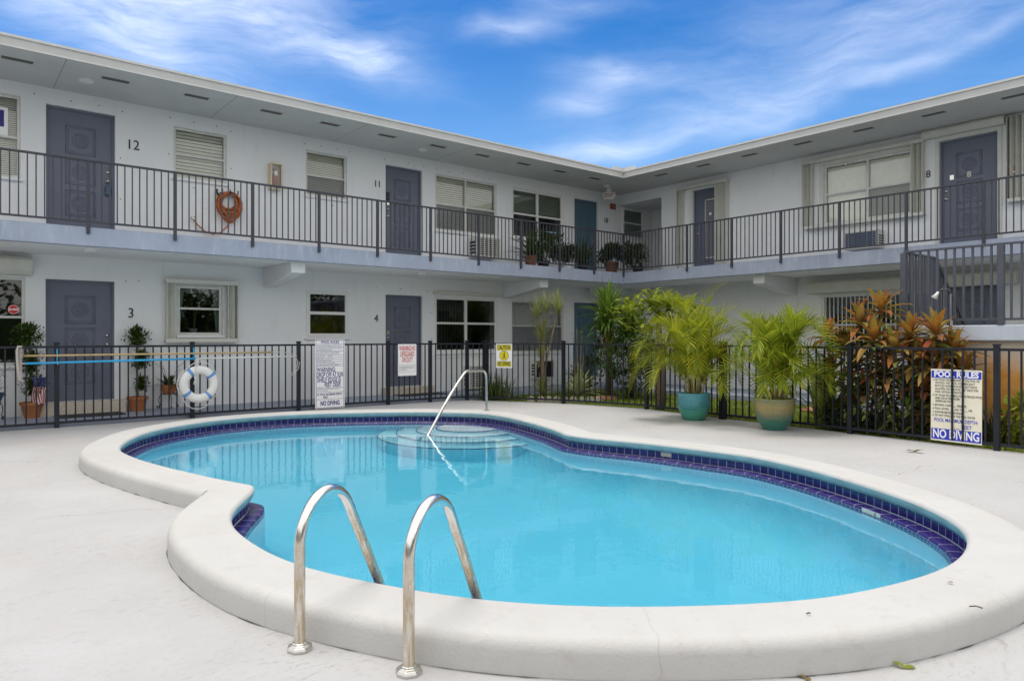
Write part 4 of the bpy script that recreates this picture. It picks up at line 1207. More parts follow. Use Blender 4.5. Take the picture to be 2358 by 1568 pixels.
mb = MB(); mb.box(LU1 - .04, LU1 + .04, 2.52, 2.60, 1.505, 2.62); mb.build('post', 'stairrail', st)
# outdoor shower pipe on the landing edge
sh = thing('shower', 'outdoor shower with white head on a slim grey pipe in front of the stair landing', 'shower', (LU0 - .10, 3.52, .0))
mb = MB(); mb.tube([(0, 0, 0), (0, 0, 1.3), (0, 0, 1.93)], .016, 8); mb.tube([(0, 0, 1.93), (-.01, .02, 1.99), (-.04, .08, 2.0), (-.06, .14, 1.95)], .012, 8); mb.build('pipe', 'stairrail', sh, 'all')
mb = MB(); mb.tube([(-.055, .13, 1.96), (-.062, .155, 1.92), (-.068, .18, 1.875)], [.016, .022, .045], 12); mb.build('shower_head', 'white', sh, 'all')
mb = MB(); mb.tube([(-.0, 0, 1.50), (0, 0, 1.58)], .022, 8); mb.tube([(-.0, .0, 1.3), (0, 0, 1.34)], .022, 8); mb.build('valve', 'steel', sh)

# ------------------------------------------------------------------ pool fence
fn = thing('pool_fence', 'black metal picket fence round the pool deck with flat capped posts', 'fence')
FT = 1.20
FB = .075
for a, b in zip(FENCE, FENCE[1:]):
    a, b = Vector(a), Vector(b); L = (b - a).length; d = (b - a) / L
    mb = MB()
    mb.bar((*a, FT), (*b, FT), .032, .032); mb.bar((*a, FB), (*b, FB), .028, .034)
    n = max(2, round(L / .122)); nr = Vector((-d.y, d.x))
    for i in range(1, n):
        q = a.lerp(b, i / n); h = .0095
        if a.x < 9.9 and abs(q.y - 3.19) < .085: q = q - Vector((.027, 0))  # two pickets set in front of the rules sign
        vs = [(q.x + d.x * sx * h + nr.x * sy * h, q.y + d.y * sx * h + nr.y * sy * h, z) for z in (FB, FT) for sx, sy in ((-1, -1), (1, -1), (1, 1), (-1, 1))]
        mb.add(vs, [(0, 1, 5, 4), (1, 2, 6, 5), (2, 3, 7, 6), (3, 0, 4, 7)])
    mb.build('picket_panel', 'fence', fn)
for i, p in enumerate(FENCE):
    h = .031 if i not in (8, 11) else .05
    mb = MB(); mb.box(p[0] - h, p[0] + h, p[1] - h, p[1] + h, -.03, 1.25)
    po = mb.build('post', 'fence', fn, bevel=.004)
    mb = MB(); h += .006; mb.box(p[0] - h, p[0] + h, p[1] - h, p[1] + h, 1.2505, 1.268); mb.build('cap', 'fence', po, bevel=.003)

# ------------------------------------------------------------------ signs on the fence
def sign(name, label, o, xd, wd, ht, mat='sign', tilt=0, group='signs on the pool fence'):
    """o: middle of the board's lower edge"""
    xd = Vector(xd).normalized(); t = thing(name, label, 'sign', o, 0, group)
    zd = (Vector((0, 0, 1)) + xd * tilt).normalized(); xd = (xd - zd * xd.dot(zd)).normalized(); nd = xd.cross(zd)
    T = lambda a, n, z: xd * a + nd * n + zd * z
    mb = MB(); mb.box(-wd / 2, wd / 2, -.003, .003, 0, ht, T); mb.build('board', mat, t, bevel=.0015)
    return t, T, xd, zd
def rectframe(mb, T, a0, a1, z0, z1, t, n=.0045):
    for q in ((a0, a1, z0, z0 + t), (a0, a1, z1 - t, z1), (a0, a0 + t, z0 + t, z1 - t), (a1 - t, a1, z0 + t, z1 - t)):
        mb.box(q[0], q[1], .0031, n, q[2], q[3], T)
t, T, xd, zd = sign('pool_rules_sign', 'tall white pool rules sign with purple warning lettering on the fence left of door 4', (5.665, 12.235, .02), (1, 0, 0), .585, 1.27)
mb = MB(); rectframe(mb, T, -.275, .275, .012, 1.258, .006)
for z in (1.185, 1.06, .985, .94, .90, .86, .815, .78, .37, .295, .165): mb.box(-.272, .272, .0031, .0045, z, z + .005, T)
def L(s, size, a, z, sx=.8, bold=.0, align='LEFT', line=1): mb.text(s, size, T(a, .0048, z), xd, zd, sx, bold, align, 0, line)
L('POOL RULES', .062, 0, 1.225, 1.0, .0012, 'CENTER')
L('NO FOOD OR BEVERAGES IN THE POOL OR ON\nPOOL WET DECK. COMMERCIALLY BOTTLED WATER\nIN PLASTIC BOTTLES IS ALLOWED ON THE POOL\nWET DECK FOR HYDRATION', .026, -.255, 1.122, .84, 0, 'LEFT', 1.0)
L('NO GLASS OR ANIMALS IN THE FENCED POOL\nAREA (OR 50 FEET FROM UNFENCED POOL)', .026, -.255, 1.026, .84)
L('BATHING LOAD:       PERSONS', .026, -.255, .965, .84); L('POOL HOURS:     A.M. TO     P.M.', .026, -.255, .922, .84)
L('SHOWER BEFORE ENTERING', .026, -.255, .882, .84); L('DO NOT SWALLOW POOL WATER', .026, -.255, .84, .84); L('NO LIFEGUARD. SWIM AT YOUR OWN RISK', .026, -.255, .80, .84)
def F(s_, size, a, z, wd, bold=.0022): mb.text(s_, size, T(a, .0048, z), xd, zd, 1, bold, 'CENTER', 0, 1, wd)
F('WARNING:', .125, -.075, .712, .37); F('DROP OFF AT SUN', .125, 0, .618, .52); F('SHELF EDGE IS', .125, -.02, .524, .47); F('FEET DEEP.', .125, .055, .43, .33); mb.box(-.255, -.14, .0031, .0045, .385, .391, T)
L('IF THE POOL HAS A DIVING BOARD, THE DIVING\nWELL SAYS "NO DIVING"', .024, -.255, .338, .80)
F('10. POOL MAXIMUM DEPTH:', .056, -.01, .255, .50, .0012); F('FEET', .052, -.09, .20, .10, .0012); F('NO DIVING', .115, 0, .09, .38, .004)
mb.build('lettering', 'navyink', t, recalc=False)
t, T, xd, zd = sign('lifeguard_sign', 'white sign with red WARNING NO LIFEGUARD lettering on the fence beside door 4', (7.30, 12.19, .565), (.98, -.06, 0), .41, .635)
mb = MB()
for s_, z, wd in (('WARNING NO', .545, .36), ('LIFEGUARD', .43, .31), ('ON DUTY', .315, .24)): F(s_, .14, 0, z, wd, .0025)
mb.build('lettering', 'redink', t, recalc=False)
mb = MB(); rectframe(mb, T, -.175, .175, .08, .215, .003)
mb.text('CHILDREN UNDER 14 SHOULD NOT\nUSE POOL WITHOUT AN ADULT\nIN ATTENDANCE', .030, T(-.16, .0048, .15), xd, zd, .72, 0, 'LEFT', 0, 1, .32); mb.build('small_print', 'blackink', t, recalc=False)
t, T, xd, zd = sign('caution_sign', 'small yellow and black caution no diving sign on the far fence', (9.10, 11.32, .70), (.485, -.875, 0), .36, .50)
mb = MB(); mb.box(-.155, .155, .0031, .0042, .365, .48, T); mb.build('yellow_field', 'yellow', t)
mb = MB(); mb.tube([T(0, .003, .255), T(0, .0042, .255)], .10, 28); mb.build('yellow_disc', 'yellow', t)
mb = MB(); mb.box(-.155, .155, .0031, .0042, .03, .135, T); mb.build('yellow_field', 'yellow', t)
mb = MB(); F('CAUTION', .115, 0, .42, .28, .004); F('NO DIVING', .115, 0, .082, .28, .004)
mb.ring(T(0, .004, .255), xd, zd, .10, .0035, 28, 4)
mb.tube([T(.01, .005, .335), T(.005, .005, .25), T(-.03, .005, .195)], [.004, .012, .004], 6); mb.tube([T(.005, .005, .25), T(.03, .005, .19)], [.01, .004], 6); mb.tube([T(.01, .005, .30), T(-.03, .005, .27)], .004, 5)
rectframe(mb, T, -.157, .157, .028, .137, .004); rectframe(mb, T, -.157, .157, .363, .482, .004)
mb.build('lettering', 'blackink', t, recalc=False)
t, T, xd, zd = sign('pool_rules_sign', 'cream pool rules sign with blue NO DIVING bar tucked behind two right fence pickets', (9.734, 3.19, .045), (-.0617, -.998, 0), .575, .90, 'signcream', .004)
for z0_, z1_, tx, sz, wd in ((.79, .88, 'POOL RULES', .10, .50), (.02, .155, 'NO DIVING', .15, .52)):
    mb = MB(); mb.box(-.28, .28, .0031, .0042, z0_, z1_, T); bb = mb.build('blue_band', 'blueink', t)
    mb = MB(); F(tx, sz, 0, (z0_ + z1_) / 2, wd, .004); mb.build('band_lettering', 'sign', bb, recalc=False)
def L(s, size, a, z, sx=.8, bold=.0, align='LEFT', line=1):
    mb = MB(); mb.text(s, size, T(a, .0048, z), xd, zd, sx, bold, align, 0, line); mb.build('small_print', 'blackink', t, recalc=False)
L('1. NO FOOD OR BEVERAGES IN THE POOL OR\n    ON POOL WET DECK. COMMERCIALLY\n    BOTTLED WATER IN PLASTIC BOTTLES IS\n    ALLOWED ON THE POOL WET DECK FOR\n    POOL PATRON HYDRATION', .036, -.265, .69, .70, .0006, 'LEFT', 1.05)
L('2. NO GLASS OR ANIMALS IN THE FENCED POOL\n    AREA (OR 50 FEET FROM\n    UNFENCED POOL)', .036, -.265, .535, .70, .0006, 'LEFT', 1.05)
L('3. BATHING LOAD: ____ PERSONS', .036, -.265, .45, .70, .0006); L('4. POOL HOURS: ____ A.M. TO ____ P.M.', .036, -.265, .405, .70, .0006); L('5. SHOWER BEFORE ENTERING', .036, -.265, .36, .70, .0006); L('6. DO NOT SWALLOW THE POOL WATER', .036, -.265, .32, .70, .0006)
mb = MB(); F('POOL MAXIMUM DEPTH:', .062, .0, .262, .49, .001); mb.build('depth_line', 'blueink', t, recalc=False)
mb = MB(); F('___ FEET', .062, .07, .195, .22, .001); mb.build('depth_line', 'blueink', t, recalc=False)

# ------------------------------------------------------------------ life ring and poles on the fence
ry = 12.20
lr = thing('life_ring', 'white ring buoy with four blue bands hanging on the fence below the blue pole', 'life ring', (3.34, ry, .565))
mb = MB(); c = Vector((0, 0, 0)); RM, rt = .235, .074
pts = [Vector((math.cos(2 * math.pi * i / 48) * RM, 0, math.sin(2 * math.pi * i / 48) * RM)) for i in range(48)]
mb.tube(pts, rt, 16, True); mb.v = [(x, y * .75, z) for x, y, z in mb.v]; mb.build('ring', 'ringwhite', lr, 'all')
for a in (38, 125, 218, 308):
    mb = MB(); q = [Vector((math.cos(R(a + k)) * RM, 0, math.sin(R(a + k)) * RM)) for k in range(-6, 7, 3)]
    mb.tube(q, rt + .003, 16, False, False); mb.v = [(x, y * .76, z) for x, y, z in mb.v]; mb.build('band', 'ringblue', lr, 'all')
mb = MB(); ro = RM + rt + .012
def catr(a0, a1, sag): return [Vector((math.cos(R(a0 + (a1 - a0) * k / 12)) * (ro + sag * math.sin(math.pi * k / 12)), -.01, math.sin(R(a0 + (a1 - a0) * k / 12)) * (ro + sag * math.sin(math.pi * k / 12)))) for k in range(13)]
for a0, a1, sg in ((-52, 38, .02), (125, 218, .02), (218, 308, .085), (38, 125, .05)): mb.tube(catr(a0, a1, sg), .0065, 6)
mb.tube([(-.02, -.03, .42), (-.06, -.06, .30), (-.09, -.07, .12), (-.05, -.08, .0), (-.02, -.07, .06), (-.04, -.07, .18), (-.10, -.07, .02), (-.06, -.07, -.03)], .007, 6)
mb.tube([(-.07, -.02, .38), (-.03, -.03, .44), (.03, -.02, .39), (.0, -.03, .36), (-.05, -.03, .43)], .009, 6)
mb.build('rope', 'rope', lr, 'all')
def fence_pole(pts, r, parts, thingname, label):
    o = thing(thingname, label, 'pole', pts[0])
    return o
# tan shepherd's crook pole
z_of = lambda y, u: H_EYE + (HY - y) * 0
cr = thing('rescue_hook', 'long tan rescue pole with a bent hook end resting along the fence', 'pole', (.95, 12.235, 1.075))
L0 = Vector((.95, 12.235, 1.075))
mb = MB(); a, b = Vector((0, 0, 0)), Vector((3.62, .02, -.0)); mb.tube([a, a.lerp(b, .5), b], .0155, 10); mb.build('pole', 'tan', cr, 'all')
mb = MB(); hk = [b, b + Vector((.22, -.01, .0)), b + Vector((.38, -.02, -.04)), b + Vector((.47, -.03, -.16)), b + Vector((.45, -.035, -.28)), b + Vector((.37, -.04, -.37)), b + Vector((.28, -.04, -.42))]
mb.tube(hk, .007, 8); mb.tube([p + Vector((.03, .0, -.02)) for p in hk[3:]], .006, 6); mb.build('hook', 'alu', cr, 'all')
pb = thing('pool_brush', 'blue and white telescopic pool pole with a worn brush head at its left end', 'pole', (.98, 12.215, .965))
mb = MB(); mb.tube([(0, 0, 0), (2.36, .0, .025)], .0165, 10); mb.build('blue_pole', 'bluepole', pb, 'all')
mb = MB(); mb.tube([(2.36, 0, .025), (4.03, .0, .03)], .0135, 10); mb.build('white_pole', 'whitepole', pb, 'all')
mb = MB(); hd = [(-.04, -.02, .24), (-.085, -.02, .245), (-.10, -.02, .19), (-.095, -.02, 0), (-.085, -.02, -.17), (-.065, -.02, -.235), (-.02, -.02, -.255)]
mb.tube(hd, .019, 8); mb.tube([(-.09, -.01, .0), (-.04, 0, 0), (0, 0, 0)], .014, 8); mb.build('brush_head', 'brush', pb, 'all')
mb = MB()
for k in range(26):
    z = .20 - k * .016; mb.box(-.065 - .01, -.065 + .025, -.035, -.005, z, z + .010)
mb.build('bristles', 'brush', pb)
for u in (1.37, 3.27):
    h = thing('pole_hook', 'blue bracket strip holding the poles on the left fence post' if u < 2 else 'blue bracket strip holding the poles on the fence post above the ring buoy', 'bracket', (u, 12.265, .98), 0, 'pole brackets')
    mb = MB(); mb.box(-.008, .008, -.012, 0, 0, .19); mb.build('strip', 'bluepole', h, bevel=.002)
    mb = MB(); mb.tube([(0, -.01, .06), (0, -.07, .065), (0, -.075, .10)], .006, 6); mb.tube([(0, -.01, -.04), (0, -.08, -.04), (0, -.085, .0)], .006, 6); mb.build('hook', 'steel', h)

# ------------------------------------------------------------------ stainless rails
def cam2uv(X, Y, Z=0): return Vector((*uv(X, Y), Z))
def smooth_path(pts, n=10):
    pts = [Vector(p) for p in pts]; out = []
    for i in range(len(pts) - 1):
        a, b, c, d = pts[max(0, i - 1)], pts[i], pts[i + 1], pts[min(len(pts) - 1, i + 2)]
        for k in range(n):
            t = k / n; out.append(.5 * ((2 * b) + (c - a) * t + (2 * a - 5 * b + 4 * c - d) * t * t + (3 * b - a - 3 * c + d) * t ** 3))
    return out + [pts[-1]]
def ladder_rail(X0, Y0, label):
    base = cam2uv(X0, Y0); o = thing('ladder_rail', label, 'handrail', base, 0, 'pool ladder rails')
    e = cam2uv(.45, .89) ; e.normalize()
    pr = [(0, 0), (0, .2), (0, .40), (.004, .48), (.03, .555), (.085, .625), (.155, .658), (.225, .652), (.285, .615), (.325, .56), (.355, .50), (.43, .36), (.50, .225), (.57, .09), (.64, -.05), (.72, -.22), (.74, -.5)]
    mb = MB(); mb.tube(smooth_path([e * t + Vector((0, 0, z)) for t, z in pr], 6), .0238, 20); mb.build('tube', 'chrome', o, 'all')
    mb = MB(); mb.lathe([(.056, 0), (.056, .012), (.050, .022), (.036, .026), (.033, .034), (.026, .036)], n=8); mb.build('flange', 'steel', o, bevel=.003)
ladder_rail(-.922, 3.035, 'left of the two polished pool ladder rails standing on the near deck')
ladder_rail(-.417, 2.825, 'right of the two polished pool ladder rails standing on the near deck')
base = cam2uv(-.41, 11.27, LIP)
gr = thing('grab_rail', 'slim bent steel handrail running down to the pool entry steps', 'handrail', base)
A = cam2uv(-1.184, 9.96); B0 = cam2uv(-.41, 11.27); d = A - B0
gp = [(0, 0), (0, .30), (.005, .54), (.03, .62), (.075, .652), (.2, .658), (.32, .664), (.38, .655), (.43, .61), (.60, .40), (.80, .12), (1.0, -.19), (1.12, -.36), (1.12, -.6)]
mb = MB(); mb.tube(smooth_path([d * t + Vector((0, 0, z)) for t, z in gp], 6), .021, 12); mb.build('tube', 'steel', gr, 'all')
mb = MB(); mb.lathe([(.045, 0), (.045, .008), (.025, .014)], n=16); mb.build('flange', 'steel', gr)

# ------------------------------------------------------------------ plants
def scatter_dir(el_lo, el_hi):
    a = random.uniform(0, 2 * math.pi); e = R(random.uniform(el_lo, el_hi))
    return Vector((math.cos(a) * math.cos(e), math.sin(a) * math.cos(e), math.sin(e)))
def leaf_ball(mb, c, r, n, size, squash=1.0, shell=.55):
    c = Vector(c)
    for _ in range(n):
        d = scatter_dir(-90, 90); d.z *= squash
        k = r * (shell + (1 - shell) * random.random()) * random.uniform(.82, 1.12)
        p = c + d * k
        mb.blade(p, (d + scatter_dir(-60, 80) * .9), size * random.uniform(.6, 1.3), size * .45, .5, 2, 0, None, lambda t: (.5, 1, .02)[int(round(t * 2))])
def frond(mb, p, d, ln, leaf, droop, npair=30, rr=.009, wl=.021):
    p = Vector(p); d = Vector(d).normalized(); segs = npair; st = ln / segs; pts = []; 
    lw = Vector((0, 0, -1))
    side0 = d.cross(Vector((0, 0, 1)))
    if side0.length < .05: side0 = Vector((1, 0, 0))
    side0.normalize()
    sw = random.uniform(-.5, .5)
    for i in range(segs + 1):
        t = i / segs; pts.append((p.copy(), d.copy()))
        p = p + d * st
        d = (d + lw * droop / segs * (.15 + 2.0 * t * t + .5 * t) + side0 * sw / segs * .5).normalized()
    mb.tube([q for q, _ in pts[::5]] , [rr * (1 - .8 * k / max(1, len(pts[::5]) - 1)) for k in range(len(pts[::5]))], 4, False, False)
    roll = random.uniform(-.35, .35)
    for i in range(int(segs * .2), segs + 1):
        t = i / segs; q, dd = pts[i]
        sd = dd.cross(Vector((0, 0, 1)))
        if sd.length < .05: sd = side0
        sd.normalize(); sd = Matrix.Rotation(roll, 3, dd) @ sd; up = sd.cross(dd)
        L_ = leaf * (.55 + .75 * math.sin(math.pi * min(1, (t - .1) / .95)) ** .8) * random.uniform(.88, 1.1)
        ang = R(62 - 42 * t)
        for s in (-1, 1):
            v = dd * math.cos(ang) + sd * s * math.sin(ang) + up * (.55 - .2 * t) + Vector((random.uniform(-.03, .03), random.uniform(-.03, .03), random.uniform(-.03, .03)))
            mb.blade(q, v, L_, wl, .28 + .3 * random.random(), 3, 0, up.cross(v), lambda t: (.55, 1, .7, .03)[int(round(t * 3))])
def areca(name, label, loc, h, spread, nst, mat, seed, leafl=.26):
    random.seed(seed)
    o = thing(name, label, 'palm', loc, 0, 'potted palms by the fence')
    stems = MB(); cr = MB()
    for k in range(nst):
        a = 2 * math.pi * k / nst + random.uniform(-.5, .5); rr = random.uniform(.02, .15)
        b = Vector((math.cos(a) * rr, math.sin(a) * rr, -.04)); hh = h * (.07 + .33 * ((k * 5) % nst) / nst + random.uniform(0, .04))
        lean = random.uniform(.05, .22)
        tpt = b + Vector((math.cos(a) * lean * hh, math.sin(a) * lean * hh, hh))
        stems.tube([b, b.lerp(tpt, .5) + Vector((0, 0, .02)), tpt], [.017, .014, .011], 6)
        nf = random.randint(4, 5)
        for j in range(nf):
            az = a + random.uniform(-1.5, 1.5) + (j * 2.4)
            out = min(1, random.uniform(.2, 1.0) + (.25 if hh < .2 * h else 0))
            el = R(87 - 46 * out)
            dv = Vector((math.cos(az) * math.cos(el), math.sin(az) * math.cos(el), math.sin(el)))
            frond(cr, tpt - Vector((0, 0, random.uniform(0, .1))), dv, h * random.uniform(.55, .72) * (1.0 if out < .7 else .95) * spread, leafl, random.uniform(2.0, 3.2) * (.65 + .6 * out), 24)
    stems.build('stem', 'cane', o, 'all'); cr.build('crown', mat, o, recalc=False)
    return o
def planter(label, loc, r_top, r_mid, r_bot, h, mat, ripple=0):
    o = thing('planter_pot', label, 'plant pot', loc, 0, 'glazed planters by the fence')
    pr = [(r_bot, 0), (r_bot * 1.03, .01)]
    for k in range(1, 12):
        t = k / 12; r = r_bot + (r_mid - r_bot) * math.sin(math.pi / 2 * min(1, t / .62)) if t < .62 else r_mid + (r_top - r_mid) * ((t - .62) / .38)
        r += ripple * math.sin(t * 16) * (1 if t < .6 else 0); pr.append((r, h * t))
    pr += [(r_top + .012, h * .965), (r_top + .014, h * .99), (r_top, h), (r_top - .03, h * .985), (r_top - .04, h * .86)]
    mb = MB(); mb.lathe(pr, n=40, caps=(True, False)); mb.build('pot', mat, o, 'all')
    mb = MB(); mb.lathe([(r_top - .035, h * .88), (.02, h * .92)], n=20, caps=(False, True)); mb.build('soil', 'soil', o)
    return o
p1 = Vector((*uv(2.967, 11.40), 0)); p2 = Vector((*uv(3.83, 10.2), 0))
planter('turquoise blue glazed planter pot under the left palm', p1, .255, .262, .165, .44, 'glazeblue', .006)
planter('gold to teal glazed planter pot under the right palm', p2, .29, .275, .155, .46, 'glazegold')
areca('areca_palm', 'yellow green feathery palm in the turquoise pot', p1 + Vector((0, 0, .42)), 1.92, .86, 12, 'palm', 17)
areca('areca_palm', 'greener feathery palm in the gold and teal pot', p2 + Vector((0, 0, .44)), 1.78, .82, 12, 'palm2', 29)

def rosette(mb, p, axis, n, ln, wd, spread, droop=1.0, segs=5, fold=.18):
    axis = Vector(axis).normalized(); s1 = axis.orthogonal().normalized(); s2 = axis.cross(s1)
    for k in range(n):
        t = k / n; a = k * 2.399 + random.uniform(-.25, .25); e = R(12 + spread * t + random.uniform(-8, 8))
        d = axis * math.cos(e) + (s1 * math.cos(a) + s2 * math.sin(a)) * math.sin(e)
        mb.blade(Vector(p) - axis * .12 * t, d, ln * random.uniform(.75, 1.1) * (.72 + .4 * t), wd * random.uniform(.8, 1.1), droop * (.5 + t), segs, fold, None, lambda t: (.35, .8, 1, .92, .6, .02)[int(round(t * 5))])
def ti_plant(label, loc, heads, seed, ln=.47, wd=.094, n=24):
    random.seed(seed)
    o = thing('ti_plant', label, 'plant', loc, 0, 'red leaved plants behind the fence')
    tr = MB(); cr = MB(); lo = MB()
    for dx, dy, h in heads:
        tp = Vector((dx, dy, h)); b = Vector((dx * .35, dy * .35, 0))
        mid = b.lerp(tp, .5) + Vector((random.uniform(-.05, .05), random.uniform(-.05, .05), 0))
        tr.tube([b, mid, tp], [.02, .016, .012], 6)
        rosette(cr, tp, (tp - mid) + Vector((0, 0, .4)), n, ln, wd, 88, 1.1)
        for k in range(20):
            q = b.lerp(mid, random.uniform(.15, 1)).lerp(tp, random.random() ** 1.0 * .9)
            lo.blade(q, scatter_dir(-15, 45), ln * random.uniform(.7, 1.05), wd * .85, 1.3, 5, .15, None, lambda t: (.35, .8, 1, .92, .6, .02)[int(round(t * 5))])
    tr.build('trunk', 'bark', o, 'all'); cr.build('crown', 'ti', o, recalc=False); lo.build('lower_leaves', 'tidark', o, recalc=False)
def at(x, Y, z=0):  # point on the photo's column x at forward distance Y
    return Vector((*uv((x - CX) / F_PX * Y, Y), z))
def zy(y, Y): return H_EYE + (HY - y) * Y / F_PX
def ti_group(label, du, bx, heads, seed, **kw):
    Yu = lambda x: (10.15 + du) / (UY + UX * (x - CX) / F_PX)
    Y = Yu(bx)
    b = at(bx, Y); hs_ = []
    for x, y, dy in heads:
        Yh = Yu(x) + dy; q = at(x, Yh); hs_.append((q.x - b.x, q.y - b.y, zy(y, Yh)))
    ti_plant(label, b, hs_, seed, **kw)
ti_group('tallest orange red ti plant reaching the stair railing behind the fence', .15, 1985, [(2030, 708, .05), (1978, 738, -.1), (2012, 775, -.25)], 31)
ti_group('bronze ti plant between the right palm and the tallest ti plant', .2, 1935, [(1905, 768, 0), (1945, 798, -.15), (1915, 850, -.1), (1975, 835, -.2)], 32, ln=.38)
ti_group('gold tipped ti plant beside the stair landing', .1, 2090, [(2095, 770, .0), (2060, 800, -.2), (2110, 830, -.1), (2040, 850, -.1)], 33)
ti_group('deep orange ti plant leaning over the landing slab', .05, 2150, [(2155, 762, .0), (2195, 805, .1), (2150, 830, 0), (2215, 850, .1)], 34)
ti_group('low ti plant behind the cream sign', .0, 2110, [(2130, 885, .0), (2085, 880, .1), (2030, 880, .2), (1985, 895, .1)], 35, ln=.36)
# dark ground cover rosettes under the ti plants
random.seed(5)
for k, (x, Y) in enumerate([(1925, 10.2), (1975, 9.95), (2030, 9.7), (2085, 9.45), (1905, 10.6), (2010, 10.1), (2120, 9.35)]):
    o = thing('ground_cover_plant', 'low dark green and purple strap leaved plant under the ti plants', 'plant', at(x, Y), 0, 'dark ground cover plants')
    mb = MB(); rosette(mb, (0, 0, .08), (0, 0, 1), 30, .38, .055, 85, .9); mb.build('leaves', 'rhoeo', o, recalc=False)
# strap leaved variegated plant
random.seed(6)
o = thing('shell_ginger', 'variegated yellow green strap leaved plant leaning left behind the fence', 'plant', at(1905, 10.9))
mb = MB()
for k in range(70):
    a = random.uniform(0, 6.28); e = R(random.uniform(20, 80)); d = Vector((math.cos(a) * math.cos(e), math.sin(a) * math.cos(e), math.sin(e)))
    mb.blade((random.uniform(-.15, .15), random.uniform(-.15, .15), .05), d, random.uniform(.7, 1.25), .07, 1.0, 6, .1)
mb.build('leaves', 'variegated', o, recalc=False)
random.seed(61)
o = thing('croton_bush', 'yellow speckled bush at the right edge below the rust stained wall', 'plant', at(2352, 8.75))
mb = MB(); leaf_ball(mb, (0, 0, .32), .36, 420, .10, .9, .3); mb.build('leaves', 'lime', o, recalc=False)
o = thing('spiky_grass', 'dark spiky grass clump left of the yellow speckled bush', 'plant', at(2285, 8.95))
mb = MB()
for k in range(120): mb.blade((random.uniform(-.15, .15), random.uniform(-.15, .15), 0), scatter_dir(35, 88), random.uniform(.3, .6), .016, 1.0, 4)
mb.build('leaves', 'rhoeo', o, recalc=False)

# tall sword leaved tree near the inner corner
random.seed(8)
yb = at(1402, 16.0)
o = thing('yucca_tree', 'tall sword leaved tree with rough trunk near the inner corner of the building', 'tree', yb)
tr = MB(); tr.tube([(0, 0, 0), (.05, .02, .6), (-.02, 0, 1.2), (.0, .02, 1.75)], [.10, .085, .08, .07], 10); tr.tube([(-.02, 0, 1.1), (.28, -.2, 1.35), (.40, -.30, 1.6)], [.06, .05, .045], 8)
tr.build('trunk', 'darkbark', o, 'all')
cr = MB()
for c, n, ln in (((0, .02, 1.80), 130, .85), ((.36, -.28, 1.55), 100, .75), ((-.12, .1, 1.5), 50, .6)):
    for k in range(n):
        t = k / n; d = scatter_dir(78 - 95 * t, 88 - 80 * t); cr.blade(Vector(c) + Vector((0, 0, .12 - .3 * t)), d, ln * random.uniform(.7, 1.05), .08, .9 + .7 * t, 6, .15, None, lambda t: (.6, 1, .95, .8, .6, .35, .01)[int(round(t * 6))])
cr.build('crown', 'yucca', o, recalc=False)
sk = MB()
for k in range(70): sk.blade((random.uniform(-.05, .05), random.uniform(-.05, .05), random.uniform(1.2, 1.6)), scatter_dir(-70, -20), random.uniform(.25, .5), .05, .8, 3)
sk.build('dead_leaf_skirt', 'dry', o, recalc=False)
# dark shrub behind
def shrub(name, label, loc, blobs, mat, size, trunk=None, cat='shrub', seed=1):
    random.seed(seed)
    o = thing(name, label, cat, loc); mb = MB()
    for c, r, n, sq in blobs: leaf_ball(mb, c, r, n, size, sq, .35)
    mb.build('foliage', mat, o, recalc=False)
    t = MB()
    for q in (trunk or [[(0, 0, 0), (.03, 0, .5), (0, 0, .9)]]): t.tube(q, [.05, .04, .025] if len(q) == 3 else .03, 7)
    t.build('trunk', 'darkbark', o, 'all')
shrub('dark_shrub', 'dark leafy shrub between the sword leaved tree and the left palm', at(1455, 15.2), [((0, 0, 1.35), .55, 1500, .9), ((.3, -.2, .9), .48, 1100, .9), ((-.35, .2, .85), .45, 1000, .9), ((0, 0, .45), .42, 900, .9), ((-.1, .1, 1.6), .35, 600, .8)], 'shrub', .085, seed=9)
shrub('dark_shrub', 'low dark bush in front of the teal ground floor door', at(1355, 16.2), [((0, 0, .55), .42, 520, .9), ((.2, -.15, .95), .35, 420, .9), ((-.3, .1, .4), .3, 300, .9)], 'shrub', .08, seed=10)
# lime green umbrella tree behind the left palm
random.seed(12)
o = thing('umbrella_tree', 'lime green large leaved tree rising behind the left palm', 'tree', at(1520, 13.0))
mb = MB()
for c, n in (((-.1, 0, 1.98), 80), ((.25, -.2, 1.95), 80), ((-.45, .3, 1.85), 70), ((.5, -.4, 1.80), 60), ((0, 0, 1.75), 60), ((-.2, .1, 1.5), 50)):
    for k in range(n):
        q = Vector(c) + Vector((random.gauss(0, .17), random.gauss(0, .17), random.gauss(0, .08))); mb.blade(q, scatter_dir(-5, 60), random.uniform(.14, .26), .075, 1.2, 4, .15)
mb.build('crown', 'lime', o, recalc=False)
mb = MB(); mb.tube([(0, 0, 0), (.02, 0, .9), (-.05, 0, 1.8)], [.085, .07, .04], 9); mb.tube([(.0, 0, .9), (.3, -.2, 1.8)], [.05, .03], 7); mb.build('trunk', 'bark', o, 'all')
